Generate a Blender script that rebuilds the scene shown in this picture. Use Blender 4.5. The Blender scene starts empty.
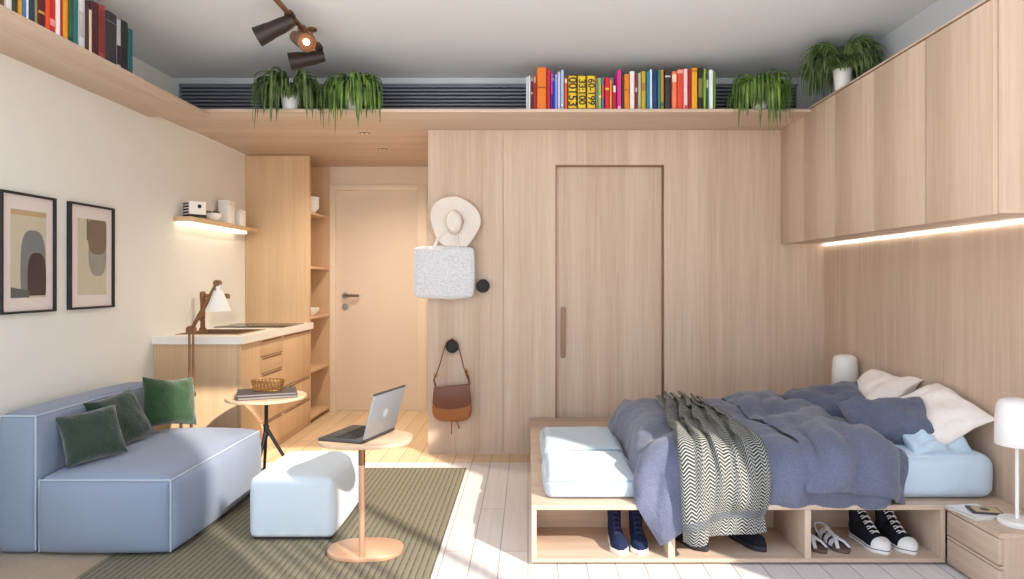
import bpy, bmesh, math, random
import numpy as np
from mathutils import Vector, Matrix, Euler, noise as mnoise
from mathutils.bvhtree import BVHTree

C = bpy.context.scene.collection
PI = math.pi
random.seed(7)

# ------------------------------------------------------------------ helpers
def lin(r, g, b):
    f = lambda c: (c/255/12.92) if c/255 <= 0.04045 else ((c/255+0.055)/1.055)**2.4
    return (f(r), f(g), f(b), 1.0)

class MB:
    """collects shapes in one bmesh"""
    def __init__(s): s.bm = bmesh.new(); s.uv = None
    def _merge(s, t, M=None):
        if M is not None: t.transform(M)
        me = bpy.data.meshes.new('tmp'); t.to_mesh(me); t.free(); s.bm.from_mesh(me); bpy.data.meshes.remove(me); return s
    def box(s, x0, x1, y0, y1, z0, z1, bev=0.0, seg=2, M=None):
        t = bmesh.new(); bmesh.ops.create_cube(t, size=1)
        for v in t.verts:
            v.co = Vector((x0+(v.co.x+.5)*(x1-x0), y0+(v.co.y+.5)*(y1-y0), z0+(v.co.z+.5)*(z1-z0)))
        if bev > 0: bmesh.ops.bevel(t, geom=t.edges[:], offset=bev, segments=seg, affect='EDGES', profile=.5)
        return s._merge(t, M)
    def prism(s, pts, y0, y1, axis='Y', bev=0.0, M=None):
        """polygon pts (a,b) extruded along axis; axis Y: (x,z); Z: (x,y); X: (y,z)"""
        t = bmesh.new()
        def mk(a, b, h): return {'Y': (a, h, b), 'Z': (a, b, h), 'X': (h, a, b)}[axis]
        lo = [t.verts.new(mk(a, b, y0)) for a, b in pts]; hi = [t.verts.new(mk(a, b, y1)) for a, b in pts]
        n = len(pts)
        t.faces.new(lo); t.faces.new(hi[::-1])
        for i in range(n): t.faces.new((lo[i], hi[i], hi[(i+1) % n], lo[(i+1) % n]))
        bmesh.ops.recalc_face_normals(t, faces=t.faces[:])
        if bev > 0: 
            ed = [e for e in t.edges if abs(e.calc_face_angle(0)) > .6]
            bmesh.ops.bevel(t, geom=ed, offset=bev, segments=2, affect='EDGES', profile=.5)
        return s._merge(t, M)
    def cyl(s, p0, p1, r0, r1=None, seg=20, caps=True):
        p0, p1 = Vector(p0), Vector(p1); r1 = r0 if r1 is None else r1
        t = bmesh.new(); d = p1-p0
        bmesh.ops.create_cone(t, cap_ends=caps, segments=seg, radius1=r0, radius2=r1, depth=d.length)
        M = Matrix.Translation((p0+p1)/2) @ d.to_track_quat('Z', 'Y').to_matrix().to_4x4()
        return s._merge(t, M)
    def tube(s, pts, r, seg=8, closed=False, flat=1.0):
        pts = [Vector(p) for p in pts]; n = len(pts); t = bmesh.new(); rings = []
        rr = r if hasattr(r, '__len__') else [r]*n
        up = None
        for i, p in enumerate(pts):
            a = pts[i-1] if (i > 0 or closed) else p; b = pts[(i+1) % n] if (i < n-1 or closed) else p
            d = (b-a).normalized()
            if up is None:
                up = Vector((0, 0, 1)) if abs(d.z) < .9 else Vector((1, 0, 0))
            x = d.cross(up).normalized(); y = x.cross(d).normalized(); up = y
            rings.append([t.verts.new(p + x*math.cos(2*PI*k/seg)*rr[i] + y*math.sin(2*PI*k/seg)*rr[i]*flat) for k in range(seg)])
        m = n if closed else n-1
        for i in range(m):
            A, B = rings[i], rings[(i+1) % n]
            for k in range(seg): t.faces.new((A[k], A[(k+1) % seg], B[(k+1) % seg], B[k]))
        if not closed: t.faces.new(rings[0][::-1]); t.faces.new(rings[-1])
        bmesh.ops.recalc_face_normals(t, faces=t.faces[:])
        return s._merge(t)
    def lathe(s, prof, loc=(0, 0, 0), seg=32, sx=1, sy=1, M=None, cap0=True, cap1=True):
        t = bmesh.new(); rings = []
        for r, z in prof:
            rings.append([t.verts.new((loc[0]+r*sx*math.cos(2*PI*k/seg), loc[1]+r*sy*math.sin(2*PI*k/seg), loc[2]+z)) for k in range(seg)])
        for A, B in zip(rings, rings[1:]):
            for k in range(seg): t.faces.new((A[k], A[(k+1) % seg], B[(k+1) % seg], B[k]))
        if cap0: t.faces.new(rings[0][::-1])
        if cap1: t.faces.new(rings[-1])
        bmesh.ops.recalc_face_normals(t, faces=t.faces[:])
        return s._merge(t, M)
    def loft(s, rings, caps=True, M=None):
        t = bmesh.new(); R = [[t.verts.new(p) for p in ring] for ring in rings]; n = len(rings[0])
        for A, B in zip(R, R[1:]):
            for k in range(n): t.faces.new((A[k], A[(k+1) % n], B[(k+1) % n], B[k]))
        if caps: t.faces.new(R[0][::-1]); t.faces.new(R[-1])
        bmesh.ops.recalc_face_normals(t, faces=t.faces[:])
        return s._merge(t, M)
    def sheet(s, P, uvs=None):
        """P array (n,m,3) as an open quad sheet"""
        n, m = P.shape[:2]; t = s.bm
        V = [[t.verts.new(P[i, j]) for j in range(m)] for i in range(n)]
        if uvs is not None: lay = t.loops.layers.uv.verify()
        for i in range(n-1):
            for j in range(m-1):
                f = t.faces.new((V[i][j], V[i+1][j], V[i+1][j+1], V[i][j+1]))
                if uvs is not None:
                    for l, (a, b) in zip(f.loops, ((i, j), (i+1, j), (i+1, j+1), (i, j+1))): l[lay].uv = uvs[a, b]
        return s
    def puff(s, x0, x1, y0, y1, z0, z1, r=.04, bulge=.015, cuts=14, wob=0.0, seed=0, M=None, flat_bottom=True):
        t = bmesh.new(); bmesh.ops.create_cube(t, size=2)
        bmesh.ops.subdivide_edges(t, edges=t.edges[:], cuts=cuts, use_grid_fill=True)
        h = Vector(((x1-x0)/2, (y1-y0)/2, (z1-z0)/2)); c = Vector(((x0+x1)/2, (y0+y1)/2, (z0+z1)/2)); r = min(r, min(h)*.98)
        for v in t.verts:
            u = Vector([math.copysign(abs(math.sin(a*PI/2)), a) for a in v.co])
            p = Vector((u.x*h.x, u.y*h.y, u.z*h.z)); inner = Vector([max(-(h[i]-r), min(h[i]-r, p[i])) for i in range(3)])
            d = p-inner; nrm = d.normalized() if d.length > 1e-9 else Vector((0, 0, 1)); p = inner+nrm*r
            b = [(1-u[i]**2) for i in range(3)]
            for i in range(3):
                if abs(u[i]) > .999:
                    o = [b[k] for k in range(3) if k != i]
                    if i == 2 and u[2] < 0 and flat_bottom: continue
                    p[i] += math.copysign(bulge*(o[0]*o[1])**.5, u[i])
            if wob:
                q = (p+c)*7+Vector((seed*3.1, seed*1.7, 0)); w = mnoise.noise(q)*wob+mnoise.noise(q*2.3)*wob*.5
                if not (flat_bottom and p.z < -h.z+.02): p += nrm*w
            v.co = p+c
        return s._merge(t, M)
    def shift(s, v): bmesh.ops.translate(s.bm, vec=Vector(v), verts=s.bm.verts[:]); return s
    def build(s, name, mat, parent=None, smooth=35, kind=None, off=None):
        if off is not None: s.shift(-Vector(off))
        me = bpy.data.meshes.new(name); s.bm.to_mesh(me); s.bm.free()
        if smooth:
            me.shade_smooth(); me.set_sharp_from_angle(angle=math.radians(smooth))
        me.materials.append(mat)
        o = bpy.data.objects.new(name, me); C.objects.link(o)
        if parent: o.parent = parent
        if kind: o['kind'] = kind
        return o

def tag(o, label, cat, group=None, kind=None):
    o['label'] = label; o['category'] = cat
    if group: o['group'] = group
    if kind: o['kind'] = kind
    return o
def thing(name, label, cat, loc=(0, 0, 0), rz=0, group=None):
    o = bpy.data.objects.new(name, None); o.empty_display_size = .05; C.objects.link(o); o.location = loc; o.rotation_euler = (0, 0, rz)
    return tag(o, label, cat, group)
def struct(name, mb, mat, smooth=0, parent=None):
    o = mb.build(name, mat, parent, smooth)
    o['kind'] = 'structure'; return o
def copy_tree(o, parent=None):
    c = o.copy(); C.objects.link(c)
    if parent: c.parent = parent
    for ch in list(o.children):
        copy_tree(ch, c)
    return c

# ------------------------------------------------------------------ materials
def nodemat(name):
    m = bpy.data.materials.new(name); m.use_nodes = True; nt = m.node_tree; b = nt.nodes['Principled BSDF']; return m, nt, b
def N(nt, t, **kw):
    n = nt.nodes.new(t)
    for k, v in kw.items():
        if k in n.inputs: n.inputs[k].default_value = v
        else: setattr(n, k, v)
    return n
def plain(name, col, rough=.6, metal=0, bump=0, bscale=200, spec=None, var=0.0, vscale=6):
    m, nt, b = nodemat(name); b.inputs['Base Color'].default_value = col; b.inputs['Roughness'].default_value = rough; b.inputs['Metallic'].default_value = metal
    if spec is not None: b.inputs['Specular IOR Level'].default_value = spec
    L = nt.links
    tc = N(nt, 'ShaderNodeTexCoord')
    nz = N(nt, 'ShaderNodeTexNoise', Scale=vscale, Detail=4); L.new(tc.outputs['Object'], nz.inputs['Vector'])
    mx = N(nt, 'ShaderNodeMixRGB', blend_type='MIX'); v = max(var, .02)
    mx.inputs[1].default_value = tuple(c*(1-v) for c in col[:3])+(1,); mx.inputs[2].default_value = tuple(min(1, c*(1+v)) for c in col[:3])+(1,)
    L.new(nz.outputs['Fac'], mx.inputs[0]); L.new(mx.outputs[0], b.inputs['Base Color'])
    if bump:
        n2 = N(nt, 'ShaderNodeTexNoise', Scale=bscale, Detail=3); L.new(tc.outputs['Object'], n2.inputs['Vector'])
        bp = N(nt, 'ShaderNodeBump', Strength=bump, Distance=.004); L.new(n2.outputs['Fac'], bp.inputs['Height']); L.new(bp.outputs[0], b.inputs['Normal'])
    return m
def emit(name, col, s):
    m, nt, b = nodemat(name); b.inputs['Base Color'].default_value = col
    b.inputs['Emission Color'].default_value = col; b.inputs['Emission Strength'].default_value = s; return m
def wood(name, c0, c1, axis='Z', fine=55, rough=.45, strips=True):
    m, nt, b = nodemat(name); L = nt.links; b.inputs['Roughness'].default_value = rough; b.inputs['Specular IOR Level'].default_value = .35
    tc = N(nt, 'ShaderNodeTexCoord')
    i = 'XYZ'.index(axis)
    def mapped(cross, along):
        mp = N(nt, 'ShaderNodeMapping'); s = [cross]*3; s[i] = along; mp.inputs['Scale'].default_value = s
        L.new(tc.outputs['Object'], mp.inputs['Vector']); return mp
    n1 = N(nt, 'ShaderNodeTexNoise', Scale=1.0, Detail=5, Roughness=.65); L.new(mapped(fine, fine*.03).outputs[0], n1.inputs['Vector'])
    n2 = N(nt, 'ShaderNodeTexNoise', Scale=1.0, Detail=2); L.new(mapped(9, .25).outputs[0], n2.inputs['Vector'])
    ad = N(nt, 'ShaderNodeMath', operation='MULTIPLY_ADD'); ad.inputs[1].default_value = .5
    L.new(n1.outputs['Fac'], ad.inputs[0]); h = N(nt, 'ShaderNodeMath', operation='MULTIPLY'); h.inputs[1].default_value = .5
    L.new(n2.outputs['Fac'], h.inputs[0]); L.new(h.outputs[0], ad.inputs[2])
    cr = N(nt, 'ShaderNodeValToRGB'); cr.color_ramp.elements[0].position = .33; cr.color_ramp.elements[0].color = c1
    cr.color_ramp.elements[1].position = .66; cr.color_ramp.elements[1].color = c0
    L.new(ad.outputs[0], cr.inputs['Fac']); L.new(cr.outputs[0], b.inputs['Base Color'])
    bp = N(nt, 'ShaderNodeBump', Strength=.08, Distance=.002); L.new(n1.outputs['Fac'], bp.inputs['Height']); L.new(bp.outputs[0], b.inputs['Normal'])
    return m
def planks(name, c0, c1, gap, w=.13, ln=1.6):
    m, nt, b = nodemat(name); L = nt.links; b.inputs['Roughness'].default_value = .42; b.inputs['Specular IOR Level'].default_value = .4
    tc = N(nt, 'ShaderNodeTexCoord'); mp = N(nt, 'ShaderNodeMapping'); mp.inputs['Rotation'].default_value = (0, 0, PI/2)
    L.new(tc.outputs['Object'], mp.inputs['Vector'])
    br = N(nt, 'ShaderNodeTexBrick'); br.offset = .37; br.inputs['Scale'].default_value = 1
    br.inputs['Brick Width'].default_value = ln; br.inputs['Row Height'].default_value = w; br.inputs['Mortar Size'].default_value = .0028
    br.inputs['Color1'].default_value = c0; br.inputs['Color2'].default_value = c1; br.inputs['Mortar'].default_value = gap; br.inputs['Bias'].default_value = 0
    L.new(mp.outputs[0], br.inputs['Vector'])
    m2 = N(nt, 'ShaderNodeMapping'); m2.inputs['Scale'].default_value = (40, 1.5, 40); L.new(tc.outputs['Object'], m2.inputs['Vector'])
    nz = N(nt, 'ShaderNodeTexNoise', Scale=1.0, Detail=5); L.new(m2.outputs[0], nz.inputs['Vector'])
    mr = N(nt, 'ShaderNodeMapRange'); mr.inputs['To Min'].default_value = .84; mr.inputs['To Max'].default_value = 1.12
    L.new(nz.outputs['Fac'], mr.inputs['Value'])
    mx = N(nt, 'ShaderNodeMixRGB', blend_type='MULTIPLY'); mx.inputs[0].default_value = 1
    L.new(br.outputs['Color'], mx.inputs[1]); L.new(mr.outputs[0], mx.inputs[2]); L.new(mx.outputs[0], b.inputs['Base Color'])
    return m
def fabric(name, col, var=.12, scale=350, bump=.35, rough=.9, sheen=.2, fold=0):
    m, nt, b = nodemat(name); L = nt.links; b.inputs['Roughness'].default_value = rough; b.inputs['Specular IOR Level'].default_value = .15
    b.inputs['Sheen Weight'].default_value = sheen; b.inputs['Sheen Roughness'].default_value = .5
    tc = N(nt, 'ShaderNodeTexCoord')
    nz = N(nt, 'ShaderNodeTexNoise', Scale=scale, Detail=2); L.new(tc.outputs['Object'], nz.inputs['Vector'])
    n2 = N(nt, 'ShaderNodeTexNoise', Scale=5, Detail=3); L.new(tc.outputs['Object'], n2.inputs['Vector'])
    av = N(nt, 'ShaderNodeMath', operation='MULTIPLY_ADD'); av.inputs[1].default_value = .7; L.new(nz.outputs['Fac'], av.inputs[0])
    hf = N(nt, 'ShaderNodeMath', operation='MULTIPLY'); hf.inputs[1].default_value = .3; L.new(n2.outputs['Fac'], hf.inputs[0]); L.new(hf.outputs[0], av.inputs[2])
    cr = N(nt, 'ShaderNodeValToRGB'); cr.color_ramp.elements[0].position = .35; cr.color_ramp.elements[1].position = .65
    cr.color_ramp.elements[0].color = tuple(c*(1-var) for c in col[:3])+(1,); cr.color_ramp.elements[1].color = tuple(min(1, c*(1+var)) for c in col[:3])+(1,)
    L.new(av.outputs[0], cr.inputs['Fac']); L.new(cr.outputs[0], b.inputs['Base Color'])
    bp = N(nt, 'ShaderNodeBump', Strength=bump, Distance=.003); L.new(nz.outputs['Fac'], bp.inputs['Height'])
    if fold:
        n3 = N(nt, 'ShaderNodeTexNoise', Scale=fold, Detail=4, Roughness=.6); L.new(tc.outputs['Object'], n3.inputs['Vector'])
        b2 = N(nt, 'ShaderNodeBump', Strength=.5, Distance=.03); L.new(n3.outputs['Fac'], b2.inputs['Height']); L.new(b2.outputs[0], bp.inputs['Normal'])
    L.new(bp.outputs[0], b.inputs['Normal']); return m

OAK0, OAK1 = lin(217, 195, 175), lin(191, 164, 141)
M = {}
M['oak'] = wood('oak_upright', OAK0, OAK1, 'Z')
M['oak_x'] = wood('oak_along_x', OAK0, OAK1, 'X')
M['oak_y'] = wood('oak_along_y', OAK0, OAK1, 'Y')
M['kit'] = wood('honey_oak', lin(219, 188, 152), lin(202, 168, 130), 'Z')
M['kit_y'] = wood('honey_oak_y', lin(219, 188, 152), lin(202, 168, 130), 'Y')
M['plaster'] = plain('cream_plaster', lin(228, 226, 219), .85, bump=.08, bscale=60)
M['ceil'] = plain('ceiling_paint', lin(226, 229, 232), .8)
M['upper'] = plain('grey_paint', lin(196, 200, 206), .8)
M['doorp'] = plain('warm_white_paint', lin(226, 208, 188), .5)
M['white'] = plain('white_lacquer', lin(238, 236, 232), .35)
M['floor'] = planks('whitewashed_planks', lin(233, 226, 222), lin(224, 216, 211), lin(172, 160, 154))
M['floor_warm'] = planks('warm_planks', lin(226, 200, 166), lin(218, 190, 154), lin(170, 140, 105))  # plank texture in a warmer tone for the entry end
M['black'] = plain('black_metal', lin(32, 30, 30), .45, .3)
M['blackm'] = plain('matt_black', lin(36, 35, 36), .7)
M['steel'] = plain('brushed_steel', lin(170, 168, 165), .3, 1)
M['bronze'] = plain('dark_bronze', lin(140, 102, 74), .38, .7)
M['brass'] = plain('antique_brass', lin(170, 130, 80), .35, .9)
M['copper'] = plain('pale_copper', lin(214, 170, 138), .4, .35)
M['grille'] = plain('grille_grey', lin(122, 127, 140), .55, .2)
M['dark'] = plain('dark_void', lin(52, 54, 62), .9)

# ------------------------------------------------------------------ room shell
XL, XR, YB, YE = -2.467, 2.16, 4.985, 6.60
ZS0, ZS1, ZC = 2.363, 2.385, 2.744
struct('floor', MB().box(XL-.25, XR+.15, 1.2, 4.75, -.1, 0), M['floor'])
struct('floor_entry', MB().box(XL-.2, XR+.1, 4.75, YE+.1, -.1, 0), M['floor_warm'])
struct('ceiling', MB().box(XL-.25, XR+.15, 1.75, YB+.12, ZC, ZC+.1), M['ceil'])
struct('wall_left', MB().box(XL-.25, XL, 1.25, YE+.1, 0, ZS0).box(XL-.25, XL-.13, 1.25, YB+.12, ZS0, ZC), M['plaster'])
struct('wall_entry', MB().box(XL-.1, -1.94, YE, YE+.1, 0, ZS0).box(-1.05, -.6, YE, YE+.1, 0, ZS0).box(-1.94, -1.05, YE, YE+.1, 2.15, ZS0), M['doorp'])
# oak wall with the sliding-door opening
DX0, DX1, DZ = .204, .993, 2.11
wb = MB()
wb.box(-.73, -.183, YB, YB+.1, 0, ZS0).box(-.179, DX0, YB, YB+.1, 0, ZS0).box(DX1, XR, YB, YB+.1, 0, ZS0)
wb.box(DX0, DX1, YB, YB+.1, DZ, ZS0).box(-.183, -.179, YB+.012, YB+.1, 0, ZS0)
struct('wall_back', wb, M['oak'])
struct('wall_corridor', MB().box(-.73, -.63, YB+.1, YE, 0, ZS0), M['oak'])
struct('wall_back_upper', MB().box(XL-.13, XR, YB, YB+.12, ZS1, ZC), M['upper'])
struct('wall_right', MB().box(XR, XR+.15, 1.60, YB+.1, 0, 2.42), M['oak'])
struct('wall_right_upper', MB().box(XR, XR+.15, 1.60, YB+.12, 2.42, ZC), M['upper'])
# terrace paving outside the open front, with unseen blockers added to shape sun shadows
struct('floor_terrace', MB().box(-2.7, 2.33, -1.3, 1.2, -.14, -.04), plain('terrace_paving', lin(214, 210, 204), .8, var=.06))
struct('wall_sun_blocker', MB().box(.75, 2.24, -1.25, -1.0, -.04, 5.0), M['plaster'])  # unseen column behind the camera, added to shade the sofa's near half
w = bpy.data.objects.new('shadow_casters', None); C.objects.link(w); w['kind'] = 'structure'
sl = MB().box(1.20, 1.72, .285, .315, 2.43, 2.71)  # unseen panel and slats, added to shade the ottoman front and streak the rug
for k in range(7): sl.box(1.0+k*.11, 1.03+k*.11, .29, .31, 2.05, 2.43)
sl.build('added_sun_louvre', M['white'], w, 0)
MB().box(2.16, 2.21, .20, .25, -.04, 3.4).build('frame_post', M['white'], w, 0)

# sliding door
d2 = bpy.data.objects.new('door_2', None); C.objects.link(d2); d2['kind'] = 'structure'
MB().box(DX0-.05, DX1+.05, YB+.035, YB+.075, 0, DZ+.04).build('door_leaf', M['oak'], d2, 0)
MB().box(DX0-.004, DX0+.004, YB-.001, YB+.05, 0, DZ).build('edge_strip', M['bronze'], d2, 0)
MB().box(DX1-.012, DX1-.006, YB+.001, YB+.05, 0, DZ-.0).box(DX0+.004, DX1-.006, YB+.001, YB+.05, DZ-.012, DZ-.004).build('edge_strip', M['bronze'], d2, 0)
hx = .258
t = MB()
pts = []
for k in range(24):
    a = 2*PI*k/24; pts.append((hx+.019*math.cos(a), (.885+ (.17 if math.sin(a) >= 0 else -.17)) + .019*math.sin(a)))
t.prism(pts, YB+.024, YB+.0355, 'Y', 0)
pull = t.build('pull_handle', plain('dark_steel', lin(112, 104, 100), .4, .6), d2)
t = MB(); t.prism([(hx+(x-hx)*.62, .885+(z-.885)*.965) for x, z in pts], YB+.0225, YB+.030, 'Y', 0); t.build('finger_recess', M['bronze'], pull)

# entry door
d1 = bpy.data.objects.new('door_1', None); C.objects.link(d1); d1['kind'] = 'structure'
MB().box(-1.862, -1.068, YE+.035, YE+.075, .005, 2.135).build('door_leaf', M['doorp'], d1, 0)
t = MB(); t.box(-1.975, -1.862, YE-.012, YE+.08, 0, 2.19, .004).box(-1.068, -.975, YE-.012, YE+.08, 0, 2.19, .004).box(-1.862, -1.068, YE-.012, YE+.08, 2.135, 2.19, .004)
t.build('door_frame', plain('frame_paint', lin(234, 218, 198), .5), d1)
t = MB(); hx_ = -1.775; t.cyl((hx_, YE+.035, 1.12), (hx_, YE-.01, 1.12), .013).cyl((hx_, YE+.035, 1.12), (hx_, YE+.022, 1.12), .030)
t.tube([(hx_, YE-.005, 1.12), (hx_+.025, YE-.014, 1.12), (hx_+.145, YE-.014, 1.118)], .0135)
t.build('handle', M['steel'], d1)
MB().cyl((hx_, YE+.035, 1.01), (hx_, YE+.022, 1.01), .030).cyl((hx_, YE+.025, 1.01), (hx_, YE+.016, 1.01), .012).build('lock', M['steel'], d1)
struct('baseboard_entry', MB().box(-.974, -.73, YE-.014, YE, 0, .07, .003), M['doorp'])

# ------------------------------------------------------------------ high shelves, grille, overhead cabinets
o = MB().box(XL, XR, 4.447, YE, ZS0, ZS1, .002).build('high_shelf', M['oak_x']); tag(o, 'long oak shelf running across the room above the sliding door and entry', 'shelf')
o = MB().box(XL, -2.077, 1.3, 4.446, 2.331, 2.356, .002).build('high_shelf', M['oak_y']); tag(o, 'long oak shelf running along the cream wall above the framed pictures', 'shelf')
g = thing('air_grille', 'dark grey slatted air grille on the upper wall behind plants and books', 'grille', (0, YB, 2.4))
MB().box(-2.52, 1.95, -.012, -.001, 0, .285).build('backing', M['dark'], g, 0)
t = MB()
t.box(-2.53, 1.96, -.035, -.012, .283, .293).box(-2.53, -2.52, -.035, -.012, 0, .293)
for k in range(11): t.box(-2.52, 1.95, -.03, -.012, .004+k*.0265, .016+k*.0265, M=None)
t.build('slats', M['grille'], g, 0)

cabs = [(4.556, 4.98), (4.094, 4.556), (3.63, 4.094), (3.165, 3.63), (2.70, 3.165)]
cl = ['overhead oak cabinet in the corner against the sliding-door wall', 'second overhead oak cabinet from the sliding-door wall, beside the corner one',
      'middle overhead oak cabinet of the row of five above the bed', 'fourth overhead oak cabinet from the sliding-door wall',
      'overhead oak cabinet at the open end of the row, above the front bedside lamp']
for (y0, y1), lb in zip(cabs, cl):
    c = thing('overhead_cabinet', lb, 'cabinet', (0, y0, 1.535), 0, 'overhead cabinets along the bed wall')
    MB().box(1.8625, 1.884, .0005, .018 if y0 < 2.8 else .004, 0, .858).box(1.884, XR, .0005, y1-y0-.0005, 0, .858).box(1.842, XR, .0005, y1-y0-.0005, .8585, .868).build('body', M['oak'], c, 0)
    MB().box(1.842, 1.862, .0055, y1-y0-.0055, -.004, .850, .0012).build('door', M['oak'], c)
o = MB().box(XR-.014, XR-.002, 2.72, YB-.01, 1.520, 1.532, .003).build('light_strip', emit('led_cool', (1, .94, .86, 1), 4.5)); tag(o, 'glowing white light strip under the overhead cabinets along the bed wall', 'light')
# ------------------------------------------------------------------ kitchen
TY = 5.96
o = thing('tall_cabinet', 'full height plain oak cabinet standing at the end of the kitchen worktop', 'cabinet', (XL, TY, 0))
MB().box(.002, .557, .02, .045, 0, ZS0-.002).box(.002, .26, .045, .63, 0, ZS0-.002).build('body', M['kit'], o, 0)
MB().box(.003, .557, 0, .018, .06, ZS0-.006, .0015).build('door', M['kit'], o)
u = thing('open_shelf_unit', 'narrow open oak shelf unit between the tall cabinet and the entry door', 'shelf unit', (-2.2, TY+.047, 0))
MB().box(0, .012, 0, .585, 0, ZS0-.002).build('back_panel', M['kit'], u, 0)
MB().box(.012, .29, .565, .585, 0, ZS0-.002).build('side_panel', M['kit'], u, 0)
for z in (.06, .47, .945, 1.39, 1.875):
    MB().box(.012, .29, 0, .565, z-.022, z, .0015).build('shelf', M['kit_y'], u)
KX = -1.892
def kcab(name, label, y0, y1, fronts):
    c = thing(name, label, 'cabinet', (0, y0, 0), 0, 'kitchen base cabinets')
    MB().box(XL+.002, KX-.021, .0005, y1-y0-.0005, .0, .846).build('body', M['kit'], c, 0)
    for z0, z1 in fronts:
        f = MB().box(KX-.02, KX, .002, y1-y0-.002, z0+.004, z1-.004, .0015).build('drawer' if len(fronts) > 1 else 'door', M['kit'], c)
        if len(fronts) > 1:
            MB().box(KX-.004, KX+.0015, .03, y1-y0-.03, z1-.020, z1-.008).build('grip_groove', M['bronze'], f, 0)
kcab('kitchen_cabinet', 'oak kitchen base cabinet with a plain door at the sofa end of the worktop', 4.50, 4.835, [(.06, .846)])
kcab('kitchen_cabinet', 'oak kitchen drawer cabinet with five drawers, middle of the worktop', 4.835, 5.27, [(.06, .25), (.25, .44), (.44, .60), (.60, .72), (.72, .846)])
kcab('kitchen_cabinet', 'oak kitchen drawer cabinet next to the tall cabinet', 5.27, 5.955, [(.06, .25), (.25, .44), (.44, .846)])
WZ0, WZ1 = .848, .900
t = MB(); sx0, sx1, sy0, sy1 = -2.38, -1.97, 4.64, 5.08
t.box(XL, sx0, 4.475, 5.958, WZ0, WZ1).box(sx1, -1.872, 4.475, 5.958, WZ0, WZ1).box(sx0, sx1, 4.475, sy0, WZ0, WZ1).box(sx0, sx1, sy1, 5.958, WZ0, WZ1)
o = t.build('worktop', plain('white_worktop', lin(240, 236, 228), .3)); tag(o, 'white kitchen worktop with a sink, running to the tall cabinet', 'worktop')
s = thing('sink', 'brown steel sink let into the white kitchen worktop', 'sink', (0, 0, WZ1))
t = MB(); t.box(sx0-.012, sx1+.012, sy0-.012, sy0+.004, .0005, .004).box(sx0-.012, sx1+.012, sy1-.004, sy1+.012, .0005, .004).box(sx0-.012, sx0+.004, sy0, sy1, .0005, .004).box(sx1-.004, sx1+.012, sy0, sy1, .0005, .004)
t.build('rim', M['brass'], s, 0)
t = MB(); t.box(sx0, sx0+.004, sy0, sy1, -.05, 0).box(sx1-.004, sx1, sy0, sy1, -.05, 0).box(sx0, sx1, sy0, sy0+.004, -.05, 0).box(sx0, sx1, sy1-.004, sy1, -.05, 0).box(sx0, sx1, sy0, sy1, -.052, -.048)
t.build('basin', plain('sink_bronze', lin(150, 126, 100), .35, .5), s, 0)
MB().lathe([(.03, -.047), (.03, -.042), (.01, -.041)], ((sx0+sx1)/2, 4.86, 0)).build('drain', M['steel'], s)
f = thing('kitchen_faucet', 'bronze kitchen faucet with a straight spout behind the sink', 'faucet', (-2.405, 5.05, WZ1+.001))
MB().lathe([(.026, 0), (.026, .012), (.017, .016), (.017, .215), (.02, .22), (.02, .275), (.012, .285)]).build('column', M['bronze'], f)
MB().tube([(.0, 0, .252), (.12, -.01, .256), (.195, -.015, .256)], .013).cyl((.19, -.015, .262), (.19, -.015, .232), .016).build('spout', M['bronze'], f)
MB().tube([(0, -.015, .09), (.02, -.045, .10), (.035, -.075, .115)], [.012, .008, .006]).cyl((0, -.025, .085), (0, .0, .085), .020).build('lever', M['bronze'], f)
h = thing('cooktop', 'black glass cooktop lying on the worktop near the tall cabinet', 'cooktop', (-2.17, 5.55, WZ1))
MB().box(-.27, .27, -.25, .25, .0005, .007, .002).build('glass', plain('black_glass', lin(28, 24, 22), .12), h)
for x, y, r in ((-.12, -.12, .08), (.12, -.12, .06), (-.12, .12, .06), (.12, .12, .08)): MB().lathe([(r, .007), (r, .0074), (r-.004, .0074), (r-.004, .007)], (x, y, 0), cap0=False, cap1=False).build('heating_zone', M['steel'], h)
# lit wall shelf and what stands on it
s = thing('wall_shelf', 'short oak wall shelf with a light strip under it above the sink', 'shelf', (XL, 4.75, 1.68))
MB().box(.0, .125, 0, 1.20, 0, .034, .002).build('board', M['kit_y'], s)
MB().box(.012, .11, .012, .98, -.024, -.001, .003).build('light_strip', emit('led_warm', (1, .86, .64, 1), 1.7), s)
SZ = 1.7145
b = thing('striped_box', 'small white box with black striped side on the lit wall shelf', 'box', (-2.382, 4.885, SZ), math.radians(-38))
MB().box(-.045, .045, -.06, .06, 0, .115, .006).build('body', M['white'], b)
t = MB()
for k in range(5): t.box(-.0465, .030, -.0615, -.0595, .008+k*.021, .021+k*.021)
t.box(-.046, .046, -.061, .061, .0005, .022)
t.build('black_stripes', M['blackm'], b, 0)
MB().cyl((.046, .01, .08), (.0475, .01, .08), .014).build('dial', M['blackm'], b)
bw = thing('bowl_planter', 'low white bowl with green succulent on the lit wall shelf', 'bowl', (-2.385, 5.16, SZ))
MB().lathe([(.03, 0), (.05, .012), (.062, .038), (.064, .058), (.058, .058), (.05, .03), (.01, .02)], cap1=True).build('bowl', M['white'], bw)
t = MB()
rnd = random.Random(3)
for k in range(40):
    a = rnd.uniform(0, 2*PI); r = .05*math.sqrt(rnd.random()); t.lathe([(.001, .0), (.010, .008), (.007, .02), (.001, .03)], (r*math.cos(a), r*math.sin(a), .045), seg=6)
t.build('succulent', plain('dark_green', lin(64, 78, 46), .6), bw)
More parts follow.
